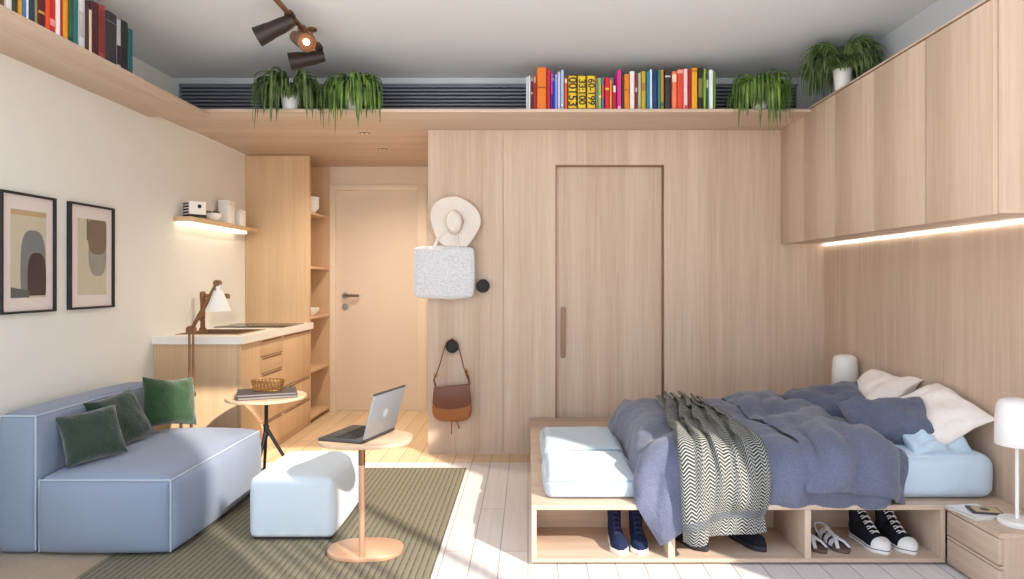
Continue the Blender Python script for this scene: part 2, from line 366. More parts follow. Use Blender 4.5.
for nm, lb, x, y, wd, dp, hh in (('canister', 'tall white canister on the lit wall shelf, the higher of two', -2.39, 5.42, .085, .12, .185), ('canister', 'short white canister at the cabinet end of the lit wall shelf', -2.38, 5.62, .08, .1, .13)):
    c = thing(nm, lb, 'canister', (x, y, SZ), 0, 'white canisters on the lit wall shelf')
    MB().box(-wd/2, wd/2, -dp/2, dp/2, 0, hh*.86, .006).build('body', M['white'], c)
    MB().box(-wd/2-.001, wd/2+.001, -dp/2-.001, dp/2+.001, hh*.865, hh, .004).build('lid', M['white'], c)
# crockery on the open shelves
ux = -2.2+.22
for nm, lb, z, k in (('bowl', 'topmost white bowl of the stack on the open shelf by the entry', 1.875, 2), ('bowl', 'middle white bowl of the stack on the open shelf by the entry', 1.875, 1), ('bowl', 'lowest white bowl of the stack on the open shelf by the entry', 1.875, 0), ('bowl', 'lone white bowl on the middle open shelf by the entry', .945, 0)):
    o = MB().lathe([(.035, 0), (.04, .006), (.075, .045), (.08, .075), (.076, .075), (.07, .046), (.03, .012)]).build(nm, M['white'])
    o.location = (ux, TY+.25, z+.0006+k*.036); tag(o, lb, 'bowl', 'white bowls on the open shelves')
# floor lamp behind the sofa
fl = thing('floor_lamp', 'jointed bronze floor lamp with a white cone shade behind the sofa', 'lamp', (-2.13, 4.32, 0))
MB().lathe([(.105, 0), (.105, .014), (.1, .018), (.02, .022), (.012, .03)]).build('base', M['bronze'], fl)
MB().cyl((0, 0, .02), (0, 0, .56), .009).cyl((-.012, 0, .52), (-.012, 0, .96), .0075).cyl((.012, 0, .52), (.012, 0, .96), .0075).cyl((0, -.015, .545), (0, .015, .545), .024).build('pole', M['bronze'], fl)
MB().cyl((0, -.02, .955), (0, .02, .955), .026).tube([(0, 0, .955), (.185, -.03, 1.262)], .013).cyl((.18, -.05, 1.25), (.18, -.01, 1.25), .02).build('arm', M['bronze'], fl)
a = MB().lathe([(.026, 0), (.030, -.012), (.074, -.125), (.076, -.13), (.072, -.13), (.028, -.014)], (.185, -.03, 1.205), cap1=False).cyl((.185, -.03, 1.2), (.185, -.03, 1.245), .014).build('lamp_shade', plain('white_shade', lin(245, 240, 230), .5), fl)
MB().lathe([(.008, 0), (.016, -.01), (.024, -.045), (.016, -.068), (.004, -.075)], (.185, -.03, 1.185)).build('bulb', emit('bulb_soft', (1, .85, .62, 1), 3), a)

# ------------------------------------------------------------------ pictures
def picture(label, y0, y1, z0, z1, art, extra):
    p = thing('picture_frame', label, 'picture', (XL, y0, z0), 0, 'framed abstract prints on the cream wall')
    W, H = y1-y0, z1-z0
    t = MB(); f = .011
    t.box(0.001, .025, 0, f, 0, H, .001).box(0.001, .025, W-f, W, 0, H, .001).box(0.001, .025, f, W-f, 0, f, .001).box(0.001, .025, f, W-f, H-f, H, .001)
    t.build('frame', M['blackm'], p)
    MB().box(.002, .010, f, W-f, f, H-f).build('mat', plain('mat_board', lin(222, 210, 204), .7), p, 0)
    a = MB().box(.010, .0115, W*.19, W*.84, H*.13, H*.86).build('print', art, p, 0)
    for k, (pts, m) in enumerate(extra):
        MB().prism([(W*(.19+.65*u), H*(.13+.73*v)) for u, v in pts], .0115, .0121+.0002*k, 'X').build('painted_shape', m, a, 0)
def blob(cx, cy, rx, ry, n=26, e=2.6, lo=0.0, hi=1.0):
    out = []
    for k in range(n):
        a = 2*PI*k/n; c, s = math.cos(a), math.sin(a)
        out.append((min(hi, max(lo, cx+rx*math.copysign(abs(c)**(2/e), c))), min(hi, max(lo, cy+ry*math.copysign(abs(s)**(2/e), s)))))
    return out
sand = plain('art_sand', lin(196, 186, 162), .8, var=.10, vscale=9)
picture('black framed print with a dark arch on sand, left of the two pictures', 3.171, 3.541, 1.108, 1.692, sand,
        [(blob(.62, .32, .36, .46, e=3, lo=0.02), plain('art_grey', lin(120, 122, 122), .8, var=.15)), ([(.0, .94), (1, .94), (1, 1), (0, 1)], plain('art_ochre', lin(186, 160, 118), .8)),
         (blob(.72, .2, .27, .32, e=3, lo=.02, hi=.999), plain('art_brown', lin(74, 58, 52), .8, var=.2)), ([(.0, .0), (.0, .12), (.5, .08), (.5, 0)], plain('art_slate', lin(96, 98, 92), .8))])
picture('black framed print with a brown drop shape, right of the two pictures', 3.65, 4.04, 1.110, 1.692, sand,
        [(blob(.68, .55, .32, .30, e=2.6, hi=.999), plain('art_silver', lin(150, 146, 134), .8, var=.2)), (blob(.68, .80, .34, .26, e=3, hi=.999), plain('art_umber', lin(124, 106, 88), .8, var=.15)), ([(.3, .72), (.36, .72), (.36, .999), (.3, .999)], plain('art_olive', lin(110, 106, 82), .8))])

# ------------------------------------------------------------------ books
def cname(c): return c
bookmats = {}
def bmat(rgb):
    if rgb not in bookmats: bookmats[rgb] = plain('book_cloth_%d_%d_%d' % rgb, lin(*rgb), .55, var=.06, vscale=40)
    return bookmats[rgb]
ORD = ['first', 'second', 'third', 'fourth', 'fifth', 'sixth', 'seventh', 'eighth', 'ninth', 'tenth', 'eleventh', 'twelfth', 'thirteenth', 'fourteenth', 'fifteenth', 'sixteenth', 'seventeenth', 'eighteenth', 'nineteenth', 'twentieth']
ORD += ['twenty-'+w for w in ORD[:9]]+['thirtieth']+['thirty-'+w for w in ORD[:9]]+['fortieth']+['forty-'+w for w in ORD[:9]]
def book(t, h, d, rgb, style, rnd, parent_label):
    """local: spine faces -y at y=0, thickness x 0..t, height z 0..h"""
    m = bmat(rgb)
    root = thing('book', parent_label, 'book')
    c = MB(); b = min(.003, t*.2)
    n = 5; pts = []
    for k in range(n+1):
        a = PI*k/n; pts.append((t/2-t/2*math.cos(a)*.98, -min(.006, t*.22)*math.sin(a)))
    pts = [(0.0002, .004)]+pts[1:-1]+[(t-.0002, .004), (t-.0002, d), (t-b, d), (t-b, .006), (b, .006), (b, d), (.0002, d)]
    c.prism(pts, 0, h, 'Z')
    c.build('cover', m, root)
    MB().box(b, t-b, .0062, d-.006, .004, h-.004).build('pages', M['pages'], root, 0)
    if style:
        z0, z1, rgb2 = style
        MB().prism([(t*.14, -.003), (t*.3, -.0062-.0004), (t*.7, -.0062-.0004), (t*.86, -.003), (t*.86, .003), (t*.14, .003)] if t < .03 else [(t*.06, -.0035), (t*.3, -.0068), (t*.7, -.0068), (t*.94, -.0035), (t*.94, .003), (t*.06, .003)], h*z0, h*z1, 'Z').build('spine_band', bmat(rgb2), root, 0)
    return root
M['pages'] = plain('paper', lin(232, 224, 208), .8)
back = [  # x0 x1 top colour name band
 (526, 528.3, 76.6, (186, 196, 208), 'grey-blue', None), (528.4, 530.5, 75.6, (222, 224, 224), 'off-white', None), (530.7, 533.2, 81, (86, 22, 36), 'dark maroon', (.55, .62, (220, 200, 180))),
 (533.3, 536.5, 75, (150, 26, 34), 'dark red', (.78, .95, (214, 150, 130))), (536.7, 546.8, 67.3, (222, 118, 26), 'orange', (.52, .55, (150, 60, 20))), (547, 550.7, 69, (176, 22, 66), 'crimson', None),
 (550.9, 553, 72.5, (186, 70, 170), 'violet', (.05, .42, (70, 40, 170))), (553.1, 555, 81, (44, 48, 176), 'deep blue', None), (555.1, 557.6, 74, (130, 168, 232), 'sky blue', None),
 (557.8, 560.4, 71.5, (206, 192, 222), 'pale lavender', None), (560.6, 564, 70, (160, 188, 218), 'light steel-blue', (.1, .14, (230, 236, 240))), (564.4, 567.5, 78, (214, 84, 40), 'orange-red', (.84, .96, (240, 220, 200))),
 (567.8, 577.1, 75.2, (226, 190, 32), 'yellow', 'A'), (577.3, 586.4, 75.2, (226, 190, 32), 'yellow', 'B'), (586.6, 595.7, 75.2, (226, 190, 32), 'yellow', 'C'),
 (595.9, 598.1, 80, (130, 134, 140), 'mid grey', None), (598.3, 601.5, 78, (158, 186, 58), 'lime green', (.4, .46, (240, 240, 210))), (601.7, 604.3, 77, (96, 104, 168), 'slate blue', (.35, .75, (216, 90, 90))),
 (605, 609.8, 77.5, (206, 32, 28), 'bright red', (.62, .68, (240, 200, 60))), (610, 612.2, 80, (226, 150, 70), 'tan orange', None), (612.4, 616.8, 85, (170, 20, 50), 'short crimson', (.72, .98, (206, 222, 210))),
 (617.1, 621.6, 70, (214, 44, 140), 'magenta pink', (.02, .1, (240, 190, 210))), (621.9, 623.6, 74.5, (72, 52, 30), 'brown', None), (624.1, 629.8, 74, (216, 128, 22), 'deep orange', (.55, .58, (160, 80, 20))),
 (630, 635, 71, (234, 224, 222), 'white', None), (635.2, 637.9, 73.5, (128, 34, 62), 'wine red', (.5, .62, (220, 190, 200))), (638.1, 641.2, 73, (170, 184, 142), 'sage green', None),
 (641.4, 646.2, 71, (200, 160, 30), 'mustard', (.5, .7, (176, 120, 40))), (646.7, 649.7, 71, (34, 128, 162), 'teal blue', None), (649.9, 652.4, 69.5, (198, 224, 240), 'ice blue', None),
 (652.8, 657.8, 71, (16, 46, 92), 'navy', (.2, .8, (24, 60, 110))), (658, 660.5, 70.2, (60, 130, 122), 'sea green', None), (660.7, 664.3, 69.5, (178, 142, 40), 'ochre', (.1, .2, (70, 120, 90))),
 (664.7, 671, 72, (52, 44, 52), 'charcoal', (.86, .9, (200, 200, 205))), (672, 677, 71.5, (236, 124, 88), 'coral', (.72, .92, (246, 206, 176))), (677.2, 683.6, 69, (222, 70, 46), 'vermilion', (.9, .98, (240, 170, 150))),
 (683.9, 688, 68.7, (248, 204, 206), 'pale pink', (.02, .12, (220, 60, 70))), (688.2, 691.4, 69, (160, 22, 34), 'brick red', None), (691.6, 697.7, 68, (232, 164, 30), 'amber', (.9, .95, (190, 120, 20))),
 (698.2, 703, 68, (28, 30, 26), 'black', (.3, .75, (120, 124, 70))), (703.5, 706.2, 69, (142, 168, 48), 'leaf green', None), (706.5, 709.1, 72, (20, 84, 92), 'dark teal', (.6, .8, (190, 210, 190))),
 (709.3, 713.5, 70, (236, 240, 236), 'bright white', None), (713.7, 716, 71, (96, 134, 44), 'moss green', None)]
rnd = random.Random(11)
BY = 4.485
for i, (x0, x1, top, rgb, nm, band) in enumerate(back):
    k = BY/683.0
    X0, X1, H = (x0-528)*k, (x1-528)*k, 1.27+(280-top)*k-ZS1
    thick = 'thin ' if X1-X0 < .02 else ('thick ' if X1-X0 > .035 else '')
    if isinstance(band, str):
        lb = {'A': 'yellow book with black characters, first of three beside each other on the high shelf', 'B': 'yellow book with black characters, between the other two yellow ones', 'C': 'yellow book with black characters, third of three, next to a grey spine'}[band]
    else: lb = '%s%s book above the sliding door, %s from the left end' % (thick, nm, ORD[i])
    b = book(X1-X0-.0008, H, .15+.05*rnd.random() if not isinstance(band, str) else .17, rgb, None if isinstance(band, str) else band, rnd, lb)
    b['group'] = 'books on the shelf above the sliding door'
    b.location = (X0, BY+rnd.uniform(0, .012), ZS1+.0004)
    if isinstance(band, str):
        w_ = X1-X0-.0008
        ink = MB(); ink.box(.001, w_-.001, -.0085, .0, .0, .011).box(.002, w_-.002, -.0077, .0, H-.006, H-.001).box(.0006, .0018, -.007, .0, .011, H-.004).box(w_-.0018, w_-.0006, -.007, 0, .011, H-.004)
        ink.build('black_border', bmat((24, 22, 20)), b, 0)
        cu = bpy.data.curves.new('lettering', 'FONT'); cu.body = {'A': '00153', 'B': '33:100', 'C': '60-199'}[band]
        cu.size = .078 if band == 'A' else .062; cu.extrude = .0006; cu.offset = .0012; cu.align_x = 'CENTER'; cu.align_y = 'CENTER'
        fo = bpy.data.objects.new('tmp_text', cu); C.objects.link(fo); bpy.context.view_layer.update()
        tm = bpy.data.meshes.new_from_object(fo.evaluated_get(bpy.context.evaluated_depsgraph_get())); bpy.data.objects.remove(fo)
        tm.materials.clear(); tm.materials.append(bmat((24, 22, 20)))
        tx = bpy.data.objects.new('lettering', tm); C.objects.link(tx); tx.parent = b
        tx.location = (w_/2, -.0078, .011+(H-.015)/2); tx.rotation_euler = (Matrix.Rotation(PI/2, 4, 'Y') @ Matrix.Rotation(PI/2, 4, 'X')).to_euler()
left = [(-10, 5.6, -20, (110, 74, 48), 'brown', None), (5.7, 11.2, -20, (214, 212, 206), 'off-white', None), (11.4, 14.8, -18, (46, 66, 52), 'dark green', None), (14.9, 18, -18, (70, 44, 30), 'dark brown', None),
 (18.1, 21.8, -18, (204, 152, 44), 'mustard', None), (22, 25.7, -16, (70, 118, 168), 'mid blue', None), (25.8, 28.3, -20, (232, 234, 236), 'thin white', None), (28.4, 34.6, -14, (30, 58, 76), 'dark teal', None),
 (34.8, 38.2, -12, (156, 142, 92), 'olive tan', None), (38.3, 45.3, -14, (86, 20, 26), 'dark maroon', (.3, .36, (190, 150, 80))), (45.4, 49.5, -12, (226, 78, 40), 'orange-red', None), (49.7, 56, -10, (204, 34, 40), 'bright red', (.15, .3, (236, 150, 140))),
 (56.3, 59.9, -10, (240, 232, 228), 'white', None), (60, 63, -9, (176, 20, 38), 'crimson', None), (63.1, 67.3, -9, (222, 152, 30), 'amber', None), (67.6, 73.3, -6, (30, 62, 44), 'forest green', (.1, .9, (58, 90, 60))),
 (73.4, 77.9, -4, (36, 110, 108), 'teal', None), (78.5, 84.3, -1, (206, 206, 208), 'light grey', (.2, .7, (180, 176, 180))), (84.5, 88.5, 2, (70, 46, 42), 'chocolate', None), (88.6, 91.4, 11, (226, 206, 180), 'cream', None),
 (91.6, 99, 5, (74, 26, 34), 'burgundy', None), (99.1, 104.8, 7.5, (150, 62, 48), 'rust red', (.1, .9, (120, 44, 38))), (105, 116.8, 17, (48, 46, 54), 'thick charcoal', (.8, .82, (110, 108, 116))), (117, 120.7, 21, (184, 180, 184), 'silver grey', (.05, .45, (46, 26, 36))),
 (121, 128.2, 24, (34, 32, 38), 'black', None), (128.4, 133.2, 31, (30, 92, 96), 'deep teal', None)]
for i, (x0, x1, top, rgb, nm, band) in enumerate(left):
    k = 683*2.09; Y0, Y1 = k/(528-x0), k/(528-x1); H = 1.27+(280-top)*Y1/683-2.356
    H = min(H, ZC-ZS1-.02)
    j = len(left)-1-i
    b = book(Y1-Y0-.0008, H, .15+.05*rnd.random(), rgb, band, rnd, '%s book above the pictures, %s from the air grille end' % (nm, ORD[j]))
    b['group'] = 'books on the shelf above the pictures'
    b.rotation_euler = (0, 0, PI/2); b.location = (-2.088-rnd.uniform(0, .006), Y0, 2.3564)

# ------------------------------------------------------------------ plants
def leaf_ribbon(t, base, az, L, lift, droop, wd, rnd, n=9, zmax=None, over=None):
    p = Vector(base); th = lift; d = Vector((math.cos(az), math.sin(az), 0)); step = L/n; side = Vector((-math.sin(az), math.cos(az), 0))
    rings = []; tw = rnd.uniform(-.5, .5)
    for k in range(n+1):
        f = k/n; wk = wd*(math.sin(PI*min(1, .12+.88*f))**.6 if f < 1 else .02)*(1-.35*f)
        sd = (side*math.cos(tw*f)+Vector((0, 0, 1))*math.sin(tw*f)).normalized()
        up = Vector((0, 0, 1)).cross(sd)
        mid = p-Vector((0, 0, 1))*wk*.35
        rings.append((p+sd*wk/2, mid, p-sd*wk/2))
        dirv = d*math.cos(th)+Vector((0, 0, 1))*math.sin(th)
        p = p+dirv*step; th -= droop*(step/L)*(.30+1.5*f); th = max(th, -PI/2*.97)
        if over is not None and p[over[0]] > over[1] and p.z < .006: p.z = .006; th = max(th, 0)
        if zmax and p.z > zmax: p.z = zmax; th = min(th, -.1)
    bm = t.bm
    V = [[bm.verts.new(q) for q in r] for r in rings]
    for A, B in zip(V, V[1:]):
        bm.faces.new((A[0], A[1], B[1], B[0])); bm.faces.new((A[1], A[2], B[2], B[1]))
def leafmat(name, c0, c1):
    m, nt, b = nodemat(name); L = nt.links; b.inputs['Roughness'].default_value = .5
    tc = N(nt, 'ShaderNodeTexCoord'); nz = N(nt, 'ShaderNodeTexNoise', Scale=14, Detail=2); L.new(tc.outputs['Object'], nz.inputs['Vector'])
    cr = N(nt, 'ShaderNodeValToRGB'); cr.color_ramp.elements[0].position = .35; cr.color_ramp.elements[0].color = c0; cr.color_ramp.elements[1].position = .7; cr.color_ramp.elements[1].color = c1
    L.new(nz.outputs['Fac'], cr.inputs['Fac']); L.new(cr.outputs[0], b.inputs['Base Color'])
    return m
LM = leafmat('fern_green', lin(52, 74, 40), lin(120, 142, 82)); LM2 = leafmat('fern_bright_green', lin(58, 88, 38), lin(124, 156, 70))
def plant(label, loc, seed, spread, hang, n, up, mat, potr=.062, poth=.115, face=None, hangmax=.34, gap=None, curl=2.0, over=(1, -.072)):
    r_ = random.Random(seed); p = thing('hanging_fern', label, 'plant', loc, 0, 'trailing green plants on the high shelves')
    pot = MB().lathe([(potr*.72, 0), (potr*.75, .004), (potr, poth-.006), (potr, poth), (potr*.9, poth), (potr*.86, poth-.02)], cap1=False).build('pot', M['white'], p)
    MB().lathe([(potr*.87, poth-.022), (potr*.3, poth-.016), (.001, poth-.015)], cap0=False).build('soil', plain('potting_soil', lin(60, 46, 36), .9), pot)
    t = MB(); zmax = ZC-loc[2]-.012
    for k in range(int(n*2.7)):
        az = r_.uniform(0, 2*PI); frontness = .5-.5*math.sin(az) if face is None else .5+.5*math.cos(az-face)
        L = spread*r_.uniform(.7, 1.15); lift = r_.uniform(.45, 1.5)*up; wd = r_.uniform(.014, .024)
        if frontness > .5 and r_.random() < hang: L += r_.uniform(.06, hangmax)*frontness*(.35+.65*r_.random()); wd *= 1.15
        if loc[1]+math.sin(az)*L*.5 > YB-.06: L *= .6
        if gap and math.cos(az-math.atan2(-loc[1], -loc[0])) > gap: L *= .42
        rr = potr*.7*math.sqrt(r_.random()); base = (rr*math.cos(az), rr*math.sin(az), poth-.012)
        # quick arch: rise, turn over within a hand's width, then hang
        leaf_ribbon(t, base, az+r_.uniform(-.2, .2), L, lift, r_.uniform(1.0, 1.75)*(1+max(-.05, L-.2)*2.5)*curl, wd, r_, n=14, zmax=zmax, over=over)
    f = t.build('foliage', mat, p, 60)
    s = f.modifiers.new('thick', 'SOLIDIFY'); s.thickness = .0012
    return p
plant('trailing fern in white pot on the high shelf, under the ceiling spotlights', (-1.575, 4.52, ZS1+.0005), 5, .25, .42, 230, 1.0, LM, gap=.965, curl=2.7)
plant('trailing fern without visible pot on the high shelf, between spotlight fern and books', (-1.145, 4.515, ZS1+.0005), 9, .225, .55, 220, 1.0, LM2, curl=3.3)
plant('trailing bright fern on the high shelf, hanging down beside the row of books', (1.53, 4.515, ZS1+.0005), 21, .225, .55, 220, 1.0, LM2, curl=3.3)
plant('bushy fern in white pot on top of the overhead cabinets', (1.915, 4.16, 2.4035), 33, .30, .25, 240, 1.1, LM, gap=.90, curl=2.1, face=PI, hangmax=.12, poth=.15, potr=.055)

# ------------------------------------------------------------------ rug, sofa, ottoman
m, nt, b = nodemat('striped_weave'); L = nt.links; b.inputs['Roughness'].default_value = .95; b.inputs['Specular IOR Level'].default_value = .1
tc = N(nt, 'ShaderNodeTexCoord'); sp = N(nt, 'ShaderNodeSeparateXYZ'); L.new(tc.outputs['Object'], sp.inputs[0])
f_ = N(nt, 'ShaderNodeMath', operation='MULTIPLY'); f_.inputs[1].default_value = 1/.030; L.new(sp.outputs['X'], f_.inputs[0])
nz = N(nt, 'ShaderNodeTexNoise', Scale=1, Detail=3); mp = N(nt, 'ShaderNodeMapping'); mp.inputs['Scale'].default_value = (110, 30, 1); L.new(tc.outputs['Object'], mp.inputs['Vector']); L.new(mp.outputs[0], nz.inputs['Vector'])
fr_ = N(nt, 'ShaderNodeMath', operation='FRACT'); L.new(f_.outputs[0], fr_.inputs[0])
ad = N(nt, 'ShaderNodeMath', operation='MULTIPLY_ADD'); ad.inputs[1].default_value = .55; L.new(nz.outputs['Fac'], ad.inputs[0]); L.new(fr_.outputs[0], ad.inputs[2])
cr = N(nt, 'ShaderNodeValToRGB'); e = cr.color_ramp.elements; e[0].position = .36; e[0].color = lin(88, 84, 72); e[1].position = .52; e[1].color = lin(122, 116, 98)
e2 = e.new(.95); e2.color = lin(134, 128, 110)
L.new(ad.outputs[0], cr.inputs['Fac']); L.new(cr.outputs[0], b.inputs['Base Color'])
bp = N(nt, 'ShaderNodeBump', Strength=.5, Distance=.004); L.new(ad.outputs[0], bp.inputs['Height']); L.new(bp.outputs[0], b.inputs['Normal'])
M['rug'] = m
o = MB().box(-1.91, -.414, 1.0, 4.585, .0005, .011, .003).build('rug', M['rug']); tag(o, 'olive grey striped flat-weave rug under the sofa and ottoman', 'rug')
RZ = .0115
o = MB().box(-2.46, -1.915, 1.3, 3.6, .0005, .009, .003).build('rug', fabric('tan_patch', lin(176, 152, 124), .18, 260, .6)); tag(o, 'plain tan floor patch beside the striped rug, under the front corner of the sofa', 'rug')  # thin tan sheet laid over the floor beside the striped rug
M['sofa'] = fabric('slate_blue_linen', lin(138, 150, 170), .05, 420, .25)
M['pipe'] = fabric('pale_piping', lin(184, 193, 206), .05, 400, .1)
sf = thing('sofa', 'low slate blue armless sofa with pale piping along the cream wall', 'sofa', (-2.05, 3.63, RZ))
def piping(pts, parent, r=.0042, closed=False): return MB().tube(pts, r, 6, closed).build('piping', M['pipe'], parent)
def edge_pts(a, b_, n=8): a, b_ = Vector(a), Vector(b_); return [a.lerp(b_, k/n) for k in range(n+1)]
def sag(pts, v): v = Vector(v); n = len(pts)-1; return [p+v*(1-(2*k/n-1)**2) for k, p in enumerate(pts)]
bk = MB().puff(-.385, -.205, -.50, .53, 0.0, .640, r=.03, bulge=.012, cuts=16).build('backrest', M['sofa'], sf, 60)
i_ = .006
for pts in (edge_pts((-.205-i_, -.50+i_, .02), (-.205-i_, -.50+i_, .64-i_)), edge_pts((-.385+i_, -.5+i_, .64-i_), (-.205-i_, -.5+i_, .64-i_)), edge_pts((-.205-i_, -.5+i_, .64-i_), (-.205-i_, .53-i_, .64-i_))): piping(pts, bk)
seat = MB().puff(-.20, .415, -.50, .54, 0.0, .345, r=.03, bulge=.058, cuts=18).build('seat', M['sofa'], sf, 60)
for pts in (edge_pts((-.20+i_, -.5+i_, .345-i_), (.415-i_, -.5+i_, .345-i_)), edge_pts((.415-i_, -.5+i_, .345-i_), (.415-i_, .54-i_, .345-i_)), edge_pts((.415-i_, -.5+i_, .01), (.415-i_, -.5+i_, .345-i_)), edge_pts((-.20+i_, -.5+i_, .01), (-.20+i_, -.5+i_, .345-i_)), edge_pts((.415-i_, .54-i_, .01), (.415-i_, .54-i_, .345-i_))): piping(pts, seat)
def pillow_mb(w, h, t, seed=0, wr=.012, n=26, ear=.09, e=.55, sharp=4):
    mb = MB(); bm = mb.bm; vs = {}
    rs = random.Random(seed); ox = rs.uniform(0, 50)
    for side in (1, -1):
        for i in range(n+1):
            for j in range(n+1):
                if side < 0 and (i in (0, n) or j in (0, n)): vs[side, i, j] = vs[1, i, j]; continue
                u, v = math.sin((i/n-.5)*PI), math.sin((j/n-.5)*PI)
                x = w/2*u*(1-ear*(1-v*v)*u*u); y = h/2*v*(1-ear*(1-u*u)*v*v)
                z = side*t/2*max(0, (1-abs(u)**sharp)*(1-abs(v)**sharp))**e
                q = Vector((x*9+ox, y*9, side*3)); f = (1-u**8)*(1-v**8)
                z += (mnoise.noise(q)*wr + mnoise.noise(q*2.6)*wr*.5)*f
                q2 = Vector((x*5+ox, y*5+9, 7)); x += mnoise.noise(q2)*wr*.8; y += mnoise.noise(q2+Vector((20, 0, 0)))*wr*.8
                z += mnoise.noise(q2+Vector((40, 0, 0)))*wr*(1-f)*1.5
                vs[side, i, j] = bm.verts.new((x, y, z))
        for i in range(n):
            for j in range(n):
                q = [vs[side, i, j], vs[side, i+1, j], vs[side, i+1, j+1], vs[side, i, j+1]]
                bm.faces.new(q if side > 0 else q[::-1])
    return mb
def place_mb(mb, loc, normal, upv, roll=0):
    z = Vector(normal).normalized(); y = Vector(upv); y = (y-z*y.dot(z)).normalized(); x = y.cross(z)
    R = Matrix((x, y, z)).transposed().to_4x4()
    mb.bm.transform(R @ Matrix.Rotation(roll, 4, 'Z')); return mb
M['green'] = fabric('moss_green_velvet', lin(46, 62, 50), .15, 300, .3, sheen=.5, fold=14)
M['green2'] = fabric('bright_green_velvet', lin(46, 72, 44), .15, 300, .3, sheen=.5, fold=14)
def cushion(label, loc, nrm, upv, roll, w, h, t, seed, mat, group, name='throw_pillow', cat='pillow', wr=.012, **kw):
    o = place_mb(pillow_mb(w, h, t, seed, wr, **kw), loc, nrm, upv, roll).build(name, mat, None, 70); o.location = loc
    return tag(o, label, cat, group)
cushion('dark green pillow in front of the overlapping pair on the sofa', (-2.125, 3.33, .515), (.60, -.55, .45), (0, 0, 1), .10, .27, .25, .12, 1, M['green'], 'green pillows on the sofa')
cushion('green square pillow half hidden behind the front one of the pair', (-2.150, 3.60, .535), (.85, -.30, .42), (0, 0, 1), .14, .29, .28, .12, 2, M['green'], 'green pillows on the sofa')
cushion('brighter green square pillow alone at the lamp end of the sofa', (-2.085, 3.97, .562), (.86, -.45, .34), (0, 0, 1), -.14, .31, .29, .12, 3, M['green2'], 'green pillows on the sofa')
M['otto'] = fabric('pale_blue_linen', lin(214, 226, 234), .03, 420, .2)
ot = thing('ottoman', 'pale blue upholstered block ottoman standing on the rug', 'ottoman', (-1.143, 3.560, RZ))
MB().box(-.185, .185, -.247, .247, 0, .012).build('base', M['blackm'], ot, 0)
up_ = MB().puff(-.2035, .2035, -.265, .265, .010, .302, r=.028, bulge=.010, cuts=14).build('upholstery', M['otto'], ot, 60)
i_ = .009
for pts in (edge_pts((.2035-i_, -.265+i_, .302-i_), (.2035-i_, .265-i_, .302-i_)), edge_pts((.2035-i_, .265-i_, .03), (.2035-i_, .265-i_, .302-i_)), edge_pts((.2035-i_, -.265+i_, .03), (.2035-i_, -.265+i_, .302-i_))):
    MB().tube(pts, .003, 6).build('piping', M['otto'], up_)

# ------------------------------------------------------------------ laptop table
def oval(rx, ry, n=48, e=2.4): return [(rx*math.copysign(abs(math.cos(2*PI*k/n))**(2/e), math.cos(2*PI*k/n)), ry*math.copysign(abs(math.sin(2*PI*k/n))**(2/e), math.sin(2*PI*k/n))) for k in range(n)]
st = thing('side_table', 'beige oval side table with a thin single stem, carrying the laptop', 'table', (-.752, 3.165, RZ))
M['beige'] = wood('pale_beige_wood', lin(214, 186, 156), lin(196, 166, 136), 'X')
MB().prism(oval(.172, .125), 0, .020, 'Z', .003).build('base', M['copper'], st)
MB().prism(oval(.213, .170), .512, .530, 'Z', .003).build('table_top', M['beige'], st)
MB().cyl((.008, -.105, .019), (.008, -.105, .43), .0135).build('stem', M['copper'], st)
MB().cyl((.008, -.105, .43), (.008, -.105, .512), .0150).build('sleeve', M['bronze'], st)
lp = thing('laptop', 'open silver laptop with black keyboard on the oval side table', 'laptop', (-.692, 3.165, RZ+.5308), math.radians(-17))
M['lap'] = plain('laptop_silver', lin(140, 142, 146), .45, .3); M['lapd'] = plain('laptop_dark', lin(52, 50, 52), .5)
MB().box(-.225, 0, -.148, .148, 0, .014, .003).build('base', M['lapd'], lp)
kb = MB()
for r in range(5):
    for k in range(13): kb.box(-.155+r*.0225, -.155+r*.0225+.018, -.128+k*.0198, -.128+k*.0198+.0165, .0142, .0158)
kb.build('keyboard', M['blackm'], lp, 0)
MB().box(-.215, -.165, -.045, .045, .0141, .0146).build('trackpad', M['lapd'], lp, 0)
MB().cyl((.003, -.135, .012), (.003, .135, .012), .008).build('hinge', M['lapd'], lp)
Rm = Matrix.Translation((.004, 0, .014)) @ Matrix.Rotation(math.radians(15), 4, 'Y')
t = MB().box(-.004, .004, -.146, .146, .004, .215, .003); t.bm.transform(Rm); lid = t.build('lid', M['lap'], lp)
t = MB().box(-.0052, -.0042, -.138, .138, .014, .207); t.bm.transform(Rm); t.build('screen', plain('black_screen', lin(24, 24, 28), .15), lid, 0)
t = MB().box(-.0045, .0045, -.1465, .1465, .209, .2165, .001); t.bm.transform(Rm); t.build('rim', M['lapd'], lid, 0)
t = MB()
t.cyl((.0040, .0, .105), (.0046, .0, .105), .020, seg=24); t.bm.transform(Rm); t.build('emblem', plain('emblem_grey', lin(156, 158, 162), .4), lid)

